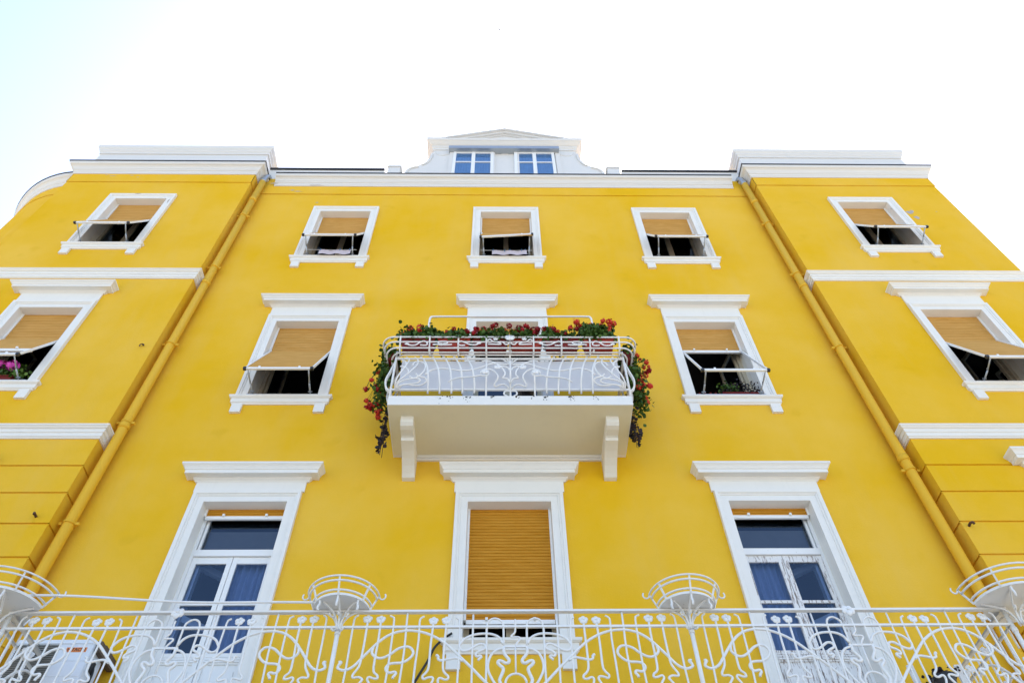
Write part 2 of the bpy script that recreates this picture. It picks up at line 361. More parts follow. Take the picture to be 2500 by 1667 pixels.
# dormer
def dormer():
    Y=.3;c=.128
    half=[(2.42,17.38),(2.42,18.3),(2.40,18.55),(2.36,18.68),(2.28,18.8),(2.18,18.86),(2.10,18.87),(2.08,18.93),(2.02,18.96),(1.95,19.08),(1.89,19.25),(1.86,19.42),(1.85,19.62),(1.80,19.64),(1.80,19.9)]
    out=[(c-h,z) for h,z in half]+[(c+h,z) for h,z in reversed(half)]
    mb=MB();mb.q([(x,Y,z) for x,z in out])
    for a,b in zip(out,out[1:]):mb.q([(a[0],Y,a[1]),(b[0],Y,b[1]),(b[0],Y+1.4,b[1]),(a[0],Y+1.4,a[1])])
    # raised volute bands on the scroll sides
    for sg in(-1,1):
        mb.tube(cr([(c+sg*h,Y-.01,z) for h,z in((2.36,18.3),(2.34,18.55),(2.26,18.7),(2.1,18.78))]),.03)
        mb.tube(cr([(c+sg*h,Y-.01,z) for h,z in((2.02,18.88),(1.93,18.98),(1.84,19.2),(1.8,19.5))]),.025)
        mb.tube(cr([(c+sg*h,Y-.0,z) for h,z in((1.74,19.62),(1.66,19.5),(1.52,19.48),(1.38,19.55))]),.016)
    mb.tube(cr([(c+h,Y,z) for h,z in((-.28,19.68),(-.15,19.6),(0,19.57),(.15,19.6),(.28,19.68))]),.014)
    for h in(-1.32,-.3,.3,1.32):mb.box(c+h-.055,c+h+.055,Y-.045,Y+.01,17.4,19.72)
    d=mb.build('dormer',M_old,bld)
    mb=MB();EP=[(0,19.78),(.02,19.78),(.03,19.86),(.05,19.88),(.05,19.95),(.09,19.98),(.15,20.05),(.17,20.06),(.19,20.13),(0,20.15)]
    mb.sweep([(c-1.80,Y+1.4),(c-1.80,Y),(c+1.80,Y),(c+1.80,Y+1.4)],EP)
    # tympanum and raking cornices
    mb.q([(c-1.55,Y-.02,20.13),(c+1.55,Y-.02,20.13),(c,Y-.02,20.74)])
    for sg in(-1,1):
        for (y0,y1,t0,t1) in((-.17,.3,.0,.075),(-.11,.3,-.08,-.003),(-.06,.3,-.13,-.083)):
            ax,az,bx,bz=c+sg*1.62,20.17,c,20.80
            p=[(ax,az+t0),(bx,bz+t0),(bx,bz+t1),(ax,az+t1)]
            F=[(x,Y+y0,z) for x,z in p];B=[(x,Y+y1,z) for x,z in p]
            mb.q(F)
            for k in range(4):mb.q([F[k],F[(k+1)%4],B[(k+1)%4],B[k]])
    mb.box(c-1.99,c-1.5,Y-.18,Y+.3,20.131,20.2);mb.box(c+1.5,c+1.99,Y-.18,Y+.3,20.131,20.2)
    mb.build('pediment',M_old,d)
    mb=MB();mb.box(-1.27,1.49,Y-.16,Y+.0,19.57,19.72);mb.build('awning_case',M_zinc,d)
    for cx in(-.648,.862):
        f=MB();z0,z1=17.8,19.58
        for x0,x1 in((cx-.5,cx-.43),(cx-.045,cx+.045),(cx+.43,cx+.5)):f.box(x0,x1,Y-.06,Y-.002,z0,z1)
        for za,zb in((z1-.07,z1),(18.98,19.015),(z0,z0+.06)):
            f.box(cx-.43,cx-.045,Y-.055,Y-.004,za,zb);f.box(cx+.045,cx+.43,Y-.055,Y-.004,za,zb)
        w_=f.build('dormer_window',M_frame,d)
        cu=MB()
        for sx in(cx-.43,cx+.045):
            n=12
            for k in range(n):
                a=sx+.385*k/n;b=sx+.385*(k+1)/n
                cu.q([(a,Y-.018-.006*(k%2),z0),(b,Y-.018-.006*((k+1)%2),z0),(b,Y-.018-.006*((k+1)%2),z1-.07),(a,Y-.018-.006*(k%2),z1-.07)])
        cu.build('dormer_curtain',M_bluecurt,d)
        gl=MB();gl.q([(cx-.44,Y-.034,z0),(cx+.44,Y-.034,z0),(cx+.44,Y-.034,z1-.03),(cx-.44,Y-.034,z1-.03)]);gl.build('dormer_pane',M_glass,d)
dormer()
# ------------------------------------------------------------------ windows
def frame_sweep(mb,cx,h,z0,z1,prof,Y):
    """jamb-head-jamb architrave: profile [(outwards from opening, proud of wall)]"""
    pts=[(-1,0),(-1,1),(1,1),(1,0)]
    k=len(prof);i0=len(mb.v)
    for sx,t in pts:
        for u,d in prof:mb.v.append((cx+sx*(h+u),Y-d,(z1+u) if t else z0))
    for i in range(3):
        for j in range(k-1):
            a=i0+i*k+j;mb.f.append((a,a+1,a+k+1,a+k));mb.sm.append(False)
def slats(mb,cx,h,path,pitch=.045):
    """ribbed roller curtain following a path of (y,z)"""
    P=[Vector((0,y,z)) for y,z in path];s=[]
    for a,b in zip(P,P[1:]):
        L=(b-a).length;n=max(1,round(L/pitch));d=(b-a)/n;t=d.normalized();nn=Vector((0,t.z,-t.y))
        if nn.y>0:nn=-nn
        for k in range(n):
            for f,o in((0,0),(.10,.011),(.5,.015),(.86,.011)):s.append(a+d*(k+f)+nn*o)
    s.append(P[-1]);i0=len(mb.v)
    for p in s:mb.v+=[(cx-h,p.y,p.z),(cx+h,p.y,p.z)]
    for k in range(len(s)-1):
        a=i0+2*k;mb.f.append((a,a+1,a+3,a+2));mb.sm.append(False)
SURR=[(0,-.17),(0,.022),(.085,.022),(.09,.034),(.108,.034),(.116,.05),(.143,.055),(.158,.055),(.158,-.004)]
def window(name,cx,z0,z1,h,Y,sill=True,hood=None,hoodw=.877,hood_h=None,shut=None,arms=None,curtain=1.0,tilt=0,sash=True,open_=False,room=True,ears=True,deep=.36,sillz=None):
    mb=MB();frame_sweep(mb,cx,h,z0-.02,z1,SURR,Y);wn=mb.build(name,M_trim,bld,(cx,Y,z0))
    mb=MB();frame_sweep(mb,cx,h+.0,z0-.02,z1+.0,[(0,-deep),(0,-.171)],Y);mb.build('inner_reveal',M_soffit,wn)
    if sill:
        zt=z0+.005;hw=h+.231
        pr=[(.0,zt-.155),(.02,zt-.155),(.03,zt-.135),(.045,zt-.125),(.045,zt-.05),(.06,zt-.045),(.078,zt-.03),(.08,zt),(0,zt+.008)]
        mb=MB();mb.sweep([(cx-hw+.08,Y),(cx+hw-.08,Y)],pr)
        b=MB();n0=len(mb.v)
        # mitred returns
        mb=MB();mb.sweep([(cx-hw+.08,Y+.002),(cx-hw+.08,Y),(cx+hw-.08,Y),(cx+hw-.08,Y+.002)],pr)
        mb.q([(cx-h,Y-.02,zt+.004),(cx+h,Y-.02,zt+.004),(cx+h,Y+deep,zt+.012),(cx-h,Y+deep,zt+.012)])
        if ears:
            for sg in(-1,1):
                x=cx+sg*(h+.08);mb.box(x-.075,x+.075,Y-.042,Y+.002,zt-.335,zt-.156)
        mb.build('sill',M_trim,wn)
    if hood:
        zb,zt=hood;H=zt-zb;fw=hoodw-.2
        mb=MB();mb.box(cx-fw,cx+fw,Y-.025,Y+.004,z1+.158,zb+.002)
        pr=[(.0,zb),(.028,zb),(.034,zb+.08*H),(.055,zb+.17*H),(.062,zb+.22*H),(.062,zb+.27*H),(.135,zb+.27*H),(.135,zb+.24*H),(.15,zb+.24*H),(.15,zb+.52*H),(.16,zb+.54*H),(.165,zb+.62*H),(.18,zb+.74*H),(.2,zb+.84*H),(.205,zb+.86*H),(.205,zb+H),(0,zb+H+.01)]
        mb.sweep([(cx-fw,Y+.002),(cx-fw,Y),(cx+fw,Y),(cx+fw,Y+.002)],pr)
        mb.build('hood_moulding',M_trim,wn)
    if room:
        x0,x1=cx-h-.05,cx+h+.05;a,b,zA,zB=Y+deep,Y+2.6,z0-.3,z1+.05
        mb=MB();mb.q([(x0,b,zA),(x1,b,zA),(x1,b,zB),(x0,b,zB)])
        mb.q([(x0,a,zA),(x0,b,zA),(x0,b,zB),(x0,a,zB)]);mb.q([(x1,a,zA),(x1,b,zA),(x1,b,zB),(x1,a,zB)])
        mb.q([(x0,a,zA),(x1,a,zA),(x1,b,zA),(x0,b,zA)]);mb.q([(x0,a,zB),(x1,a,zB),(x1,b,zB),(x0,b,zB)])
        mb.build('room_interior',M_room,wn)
    if open_:
        mb=MB();ys=Y+.29
        for sg in(-1,1):
            a=cx+sg*(h-.03);mb.box(a-.03,a+.03,ys,ys+.07,z0+.012,z1)
        mb.box(cx-h+.06,cx+h-.06,ys+.004,ys+.066,z0+.012,z0+.06);mb.box(cx-h+.06,cx+h-.06,ys+.004,ys+.066,z1-.34,z1-.27);mb.build('sash_frame',M_sash,wn)
        for sg in(-1,1):
            a=cx+sg*(h-.07);b=cx+sg*(h-.16 if sg>0 else h-.10);y0_,y1_=ys+.08,ys+.53;A=lambda t,z:(a+(b-a)*t,y0_+(y1_-y0_)*t,z)
            mb=MB()
            for p,q in((A(0,z0+.08),A(0,z1-.3)),(A(1,z0+.08),A(1,z1-.3)),(A(0,z0+.11),A(1,z0+.11)),(A(0,z1-.33),A(1,z1-.33))):mb.bar(p,q,.045,.05)
            mb.build('open_casement',M_sash,wn)
            g_=MB();g_.q([A(0,z0+.1),A(1,z0+.1),A(1,z1-.33),A(0,z1-.33)]);g_.build('window_pane',M_glass,wn)
    if sash and not open_:
        mb=MB();ys=Y+.29;f=.06
        for xa,xb in((cx-h,cx-h+f),(cx-.05,cx+.05),(cx+h-f,cx+h)):mb.box(xa,xb,ys,ys+.06,z0+.012,z1)
        for za,zb_ in((z0+.012,z0+.085),(z1-.25,z1)):
            mb.box(cx-h+f,cx-.05,ys+.004,ys+.056,za,zb_);mb.box(cx+.05,cx+h-f,ys+.004,ys+.056,za,zb_)
        sa=mb.build('sash_frame',M_sash,wn)
        mb=MB();mb.q([(cx-h+.03,ys+.03,z0+.05),(cx+h-.03,ys+.03,z0+.05),(cx+h-.03,ys+.03,z1-.05),(cx-h+.03,ys+.03,z1-.05)]);mb.build('window_pane',M_glass,wn)
    if shut is not None:
        zk,yb,zb_=shut;ys=Y+.15;yb=Y+yb;sw=h-.03
        path=[(ys,z1+.05)]
        if arms=='full':
            path+=[(ys,zk),(ys+(yb-ys)*curtain,zk+(zb_-zk)*curtain)]
        else:path+=[(ys,zk)]
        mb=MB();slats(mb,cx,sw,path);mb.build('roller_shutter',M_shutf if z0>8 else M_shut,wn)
        fr=MB();bk=MB()
        for sg in(-1,1):                                   # guide channels
            fr.box(cx+sg*(h-.016)-.014,cx+sg*(h-.016)+.014,ys-.03,ys+.02,zk,z1)
        if arms!='full' or curtain<1:
            y_,z_=path[-1];fr.bar((cx-sw,y_-.006,z_-.02),(cx+sw,y_-.006,z_-.02),.03,.05)
            for sg in(-.27,.27):fr.box(cx+sg-.014,cx+sg+.014,y_-.05,y_-.02,z_-.01,z_+.02)
        if arms:
            aw=h-.035
            L=Vector((cx-aw,yb,zb_-tilt));Rr=Vector((cx+aw,yb,zb_+tilt))
            for e,sg in((L,-1),(Rr,1)):
                fr.bar((cx+sg*aw,ys-.02,zk),e,.022,.032)
            fr.bar(L,Rr,.03,.035)
            for sg in(-.3,.3):
                q=L.lerp(Rr,.5+sg);fr.box(q.x-.014,q.x+.014,q.y+.005,q.y+.03,q.z,q.z+.07)
            st=MB()
            for e,sg in((L,-1),(Rr,1)):
                bk.box(e.x-.022,e.x+.022,e.y-.022,e.y+.022,e.z-.022,e.z+.022)
                a=e+Vector((-sg*.045,0,-.01));b=Vector((cx+sg*(h-.1),Y-.03,z0+.03));m_=a.lerp(b,.5)+Vector((0,0,-.015))
                st.tube([a,m_],.011,6);st.tube([m_,b],.013,6)
                for t_ in(.45,.85):
                    q=a.lerp(b,t_);st.bar(q+Vector((-.03 if t_>.5 else -.01,0,0)),q+Vector((.03 if t_>.5 else .01,0,0)),.012,.012)
            st.bar((cx-h+.0,Y-.045,z0+.03),(cx+h-.0,Y-.045,z0+.03),.02,.028)
            st.build('shutter_prop',M_zinc,wn)
            bk.build('bar_end_cap',M_black,wn)
        fr.build('shutter_frame',M_frame,wn)
    return wn
HM=(12.355,12.515);HL=(8.37,8.565)
top=dict(shut=(15.24,-.38,14.24),arms='full')
WT=[window('window',CX[0],*TOP,0,**top),window('window',CX[1],*TOP,0,tilt=.055,**top),window('window',CX[2],*TOP,0,**top)]
window('window',CL,*TOP,RP,shut=(15.26,-.37,14.2),arms='full');window('window',CRr,*TOP,RP,shut=(15.2,-.36,14.2),arms='full')
mid=dict(hood=HM,hoodw=.877,open_=True)
window('window',CX[0],*MID,0,shut=(11.33,-.456,10.17),arms='full',**mid)
window('window',CX[2],*MID,0,shut=(11.36,-.46,10.14),arms='open',**mid)
window('window',CL,*MID,RP,shut=(11.3,-.42,10.2),arms='full',curtain=.72,**mid)
window('window',CRr,*MID,RP,shut=(11.3,-.44,10.15),arms='full',**mid)
for c in(CL,CRr):window('window',c,6.11,8.04,.528,RP,hood=HL,hoodw=.91,shut=(6.3,0,0))
window('window',CX[1],6.11,8.04,.531,0,hood=HL,hoodw=.91,shut=(6.45,0,0))
window('balcony_window',CX[1],9.0,11.957,.521,0,sill=False,hood=HM,hoodw=.877,shut=(11.35,0,0))
# French doors on the lower balcony
def french_door(cx,old,curt_left):
    z0,z1,h=4.65,8.047,.528;Y=0
    wn=window('french_door',cx,z0,z1,h,0,sill=False,hood=HL,hoodw=.91,shut=(7.93,0,0),sash=False,deep=.30)
    dm=M_doorold if old else M_door
    f=MB();ya,yb=.18,.25
    f.box(cx-h,cx-h+.04,ya,yb,z0,z1);f.box(cx+h-.04,cx+h,ya,yb,z0,z1)
    f.box(cx-h+.04,cx+h-.04,ya-.01,yb,7.36,7.45)
    f.box(cx-h+.05,cx+h-.05,ya+.02,yb,7.45,7.47);f.box(cx-h+.05,cx-h+.08,ya+.02,yb,7.47,8.0);f.box(cx+h-.08,cx+h-.05,ya+.02,yb,7.47,8.0)
    f.build('door_frame',M_door,wn)
    for sg in(-1,1):
        l=MB();xa,xb=(cx-h+.042,cx-.004) if sg<0 else (cx+.004,cx+h-.042);s=.056
        l.box(xa,xa+s,ya+.012,yb-.008,z0+.02,7.355);l.box(xb-s,xb,ya+.012,yb-.008,z0+.02,7.355)
        for za,zb in((7.265,7.355),(6.70,6.735),(5.98,6.11),(z0+.02,z0+.2)):l.box(xa+s,xb-s,ya+.016,yb-.012,za,zb)
        l.box(xa+s,xb-s,ya+.03,yb-.02,z0+.2,5.98)
        for k,zz in enumerate((6.0,6.03,6.06)):l.box(xa+s-.01,xb-s+.01,ya+.004+.003*k,ya+.016,zz,zz+.022)
        l.box(xa+s+.03,xb-s-.03,ya+.018,ya+.031,z0+.26,5.9)
        le=l.build('door_leaf',dm,wn)
        gl=MB();gl.q([(xa+s-.01,ya+.035,6.1),(xb-s+.01,ya+.035,6.1),(xb-s+.01,ya+.035,7.28),(xa+s-.01,ya+.035,7.28)]);gl.build('door_pane',M_glass,wn)
        if (sg<0)!=curt_left:                              # inner casement standing ajar behind the glass
            ic=MB();xm=(xa+xb)/2;x_=xm-.12*sg
            ha=(cx+sg*.44,.31);hb=(cx+sg*.15,.60)
            for p,q in(((*ha,7.36),(*ha,5.9)),((*hb,7.36),(*hb,5.9)),((*ha,7.32),(*hb,7.32)),((*ha,6.6),(*hb,6.6)),((*ha,5.95),(*hb,5.95))):ic.bar(p,q,.07,.085)
            ic.build('inner_casement',M_frame,wn)
    gl=MB();gl.q([(cx-h+.06,ya+.045,7.46),(cx+h-.06,ya+.045,7.46),(cx+h-.06,ya+.045,8.0),(cx-h+.06,ya+.045,8.0)]);gl.build('transom_pane',M_glasst,wn)
    bl=MB();bl.q([(cx-h+.06,ya+.12,7.46),(cx+h-.06,ya+.12,7.46),(cx+h-.06,ya+.12,7.82),(cx-h+.06,ya+.12,7.82)]);bl.build('transom_blind',plain('grey_blind_cloth',(.16,.17,.19),.9,0,.08),wn)
    return wn
french_door(CX[0],False,False);french_door(CX[2],True,True)
def curtain(cx0,cx1,Y,z0,z1,mat,label,waves=6,amp=.025):
    mb=MB();n=60;i0=0
    for k in range(n+1):
        t=k/n;x=cx0+(cx1-cx0)*t;y=Y+amp*math.sin(t*waves*2*math.pi+.6*math.sin(t*9))
        mb.v+=[(x,y,z0),(x+.004*math.sin(k),y*1.0,z1)]
    for k in range(n):mb.f.append((2*k,2*k+2,2*k+3,2*k+1));mb.sm.append(True)
    return tag(mb.build('curtain',mat),label,'curtain')
curtain(CX[0]-.01,CX[0]+.47,.31,4.7,7.34,M_curt,'grey folded curtain behind right leaf of the left balcony door')
curtain(CX[2]-.47,CX[2]+.01,.31,4.7,7.34,M_curt,'grey folded curtain behind left leaf of the peeling balcony door')
curtain(CX[2]-.42,CX[2]+.30,.42,10.06,10.62,M_red,'dark red curtain inside the window with the open shutter frame',9,.03)
# ------------------------------------------------------------------ balconies (slabs belong to the building)
mb=MB();BZ=8.83;bx0,bx1=-1.436,1.728
mb.box(bx0,bx1,-.962,0,BZ,9.0)
mb.box(bx0+.26,bx1-.26,-.05,0,BZ-.045,BZ);mb.box(bx0+.26,bx1-.26,-.03,0,BZ-.08,BZ-.046)
slab=mb.build('balcony_slab',M_trim,bld)
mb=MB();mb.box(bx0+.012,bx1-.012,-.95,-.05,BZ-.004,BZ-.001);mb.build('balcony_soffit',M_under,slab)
for x in(-1.19,1.47):
    pr=[(0,BZ)]+[(-.765,BZ)]+[(-.745-.028*math.sin(a)*1.0-.0,BZ-.10-.10*(1-math.cos(a))*.5) for a in [0]]+[(-.765,BZ-.06),(-.755,BZ-.10),(-.72,BZ-.135),(-.66,BZ-.15),(-.56,BZ-.15),(-.53,BZ-.16),(-.52,BZ-.20),(-.44,BZ-.215),(-.36,BZ-.235),(-.27,BZ-.27),(-.18,BZ-.32),(-.10,BZ-.38),(-.06,BZ-.42),(0,BZ-.43)]
    pr=[p for i,p in enumerate(pr) if i!=2]
    mb=MB();xa,xb=x-.082,x+.082
    A=[(xa,y,z) for y,z in pr];B=[(xb,y,z) for y,z in pr]
    mb.q(A);mb.q(list(reversed(B)))
    for k in range(len(pr)):
        k2=(k+1)%len(pr);mb.q([A[k],B[k],B[k2],A[k2]])
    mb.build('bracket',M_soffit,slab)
mb=MB();mb.box(-4.6,4.86,-1.3,0,4.45,4.65);mb.sweep([(-4.6,0),(-4.6,-1.3),(4.86,-1.3),(4.86,0)],[(0,4.47),(.03,4.47),(.05,4.55),(.05,4.64),(0,4.64)]);mb.build('balcony_slab',M_trim,bld)
# mould stains under the bar feet of the upper slab
random.seed(3)
mb=MB()
for x in(-.78,-.64,-.42,-.1,.25,.44,.60,.93,1.27):
    for k in range(14 if x in(-.42,.60,.93) else 6):
        a=x+random.gauss(0,.022);z=9.0-abs(random.gauss(0,.045));s=random.uniform(.003,.009)*(1.6 if z>8.975 else 1)
        if z<8.85:continue
        mb.q([(a-s,-.9635,z-s*.7),(a+s*.6,-.9635,z-s),(a+s,-.9635,z+s*.6),(a-s*.4,-.9635,min(9.0,z+s))])
mb.build('mould_stain',plain('black_mould',(.05,.05,.045),.9),slab)
# ------------------------------------------------------------------ rosette flowers of the ironwork
def rosette(mb,c,r,n=5,flat=.35,a0=.3,nrm=None):
    c=Vector(c);q=Matrix.Rotation(R(-18),3,'X')
    for k in range(n):
        a=a0+2*math.pi*k/n
        p=c+q@Vector((math.cos(a)*r*.55,0,math.sin(a)*r*.55))
        mb.ell(p,r*.5,r*flat*.6,r*.5,8,5)
    mb.ell(c+q@Vector((0,-r*.25,0)),r*.22,r*.2,r*.22,6,4)
# traced ironwork: (u,z) of half a bay of the lower railing; (x,y,z) of half the upper railing
LR={'scroll':[[(0.105,5.345),(0.108,5.539),(0.124,5.593),(0.182,5.624),(0.237,5.601),(0.259,5.539),(0.261,5.416),(0.259,5.207),(0.261,4.998),(0.261,4.884)],[(0.11,5.366),(0.143,5.426),(0.2,5.46),(0.28,5.47),(0.375,5.459),(0.452,5.424),(0.495,5.372),(0.505,5.347),(0.491,5.313),(0.459,5.301),(0.413,5.314),(0.368,5.343),(0.33,5.365),(0.29,5.365),(0.27,5.344),(0.28,5.319),(0.326,5.297),(0.352,5.276),(0.355,5.26),(0.343,5.249),(0.316,5.256),(0.306,5.243),(0.319,5.229),(0.336,5.214)],[(0.109,5.324),(0.163,5.311),(0.216,5.265),(0.243,5.19),(0.242,5.118),(0.215,5.054),(0.182,4.999),(0.128,4.938),(0.06,4.908),(-0.006,4.901)],[(0.105,5.332),(0.103,5.282),(0.083,5.249),(0.059,5.216),(0.063,5.191),(0.089,5.185),(0.121,5.203),(0.148,5.207),(0.157,5.189),(0.142,5.167),(0.115,5.143),(0.11,5.118),(0.124,5.078),(0.142,5.031),(0.133,4.999),(0.105,4.946),(0.037,4.908)],[(0.103,4.87),(0.18,4.938),(0.25,4.998),(0.313,5.062),(0.395,5.149),(0.486,5.238),(0.553,5.304),(0.638,5.38),(0.739,5.444),(0.847,5.487),(0.969,5.504),(1.079,5.489),(1.169,5.446),(1.239,5.386),(1.299,5.317),(1.363,5.238),(1.42,5.167),(1.468,5.135),(1.513,5.126),(1.554,5.142),(1.562,5.159),(1.548,5.187),(1.543,5.201),(1.564,5.208)],[(0.468,5.206),(0.524,5.234),(0.593,5.225),(0.654,5.213),(0.686,5.225),(0.688,5.25),(0.709,5.266)],[(1.275,5.339),(1.281,5.292),(1.258,5.259),(1.216,5.238),(1.17,5.243),(1.112,5.276),(1.056,5.323),(0.996,5.344),(0.949,5.34),(0.916,5.302),(0.919,5.261),(0.957,5.219),(1.007,5.194),(1.069,5.19),(1.114,5.181),(1.14,5.149),(1.131,5.117),(1.102,5.101),(1.061,5.109),(1.047,5.093),(1.066,5.065),(1.071,5.049)]],'baluster':[[(0.387,5.663),(0.387,5.331),(0.385,4.998),(0.385,4.876)],[(0.548,5.631),(0.526,5.619),(0.513,5.591),(0.505,5.415),(0.506,5.205),(0.509,4.997),(0.508,4.882)],[(0.633,5.59),(0.637,5.414),(0.641,5.246),(0.639,5.14),(0.62,5.096),(0.591,5.068),(0.591,5.043),(0.618,5.036),(0.658,5.052),(0.677,5.036),(0.671,4.996),(0.635,4.927),(0.623,4.882)],[(0.752,5.589),(0.763,5.371),(0.765,5.163),(0.781,5.107),(0.812,5.071),(0.803,5.043),(0.768,5.055),(0.731,5.059),(0.719,5.037),(0.739,4.995),(0.784,4.926),(0.79,4.881)],[(0.841,5.648),(0.871,5.629),(0.881,5.589),(0.875,5.413),(0.885,5.203),(0.89,4.995),(0.891,4.888)],[(1.0,5.681),(0.999,5.544),(0.996,5.285),(1.01,4.994),(1.014,4.887)],[(1.16,5.655),(1.133,5.642),(1.118,5.606),(1.118,5.369),(1.122,5.161),(1.131,4.993),(1.137,4.886)],[(1.24,5.605),(1.239,5.411),(1.246,5.259),(1.244,5.12),(1.207,5.08),(1.202,5.05),(1.235,5.05),(1.275,5.064),(1.289,5.04),(1.259,4.992),(1.234,4.931),(1.243,4.893)],[(1.36,5.604),(1.361,5.428),(1.367,5.258),(1.377,5.16),(1.419,5.087),(1.414,5.059),(1.367,5.063),(1.333,5.044),(1.341,5.024),(1.365,4.992),(1.414,4.93),(1.422,4.892)],[(1.451,5.663),(1.482,5.64),(1.488,5.577),(1.489,5.367),(1.488,5.159),(1.494,4.991),(1.496,4.891)]],'flower':[(0.634,5.605),(0.753,5.602),(1.242,5.619),(1.363,5.623)],'stub':[(0.002,5.611),(0.001,5.518),(-0.005,5.478),(-0.032,5.451),(-0.031,5.433),(0.021,5.435),(0.044,5.424),(0.038,5.405),(0.012,5.371),(0.001,5.341)],'stub2':[(0.001,5.333),(-0.001,5.087)],'ring':[(-0.004,5.005),(-0.003,5.087)],'bar':[(0.113,5.341)]}
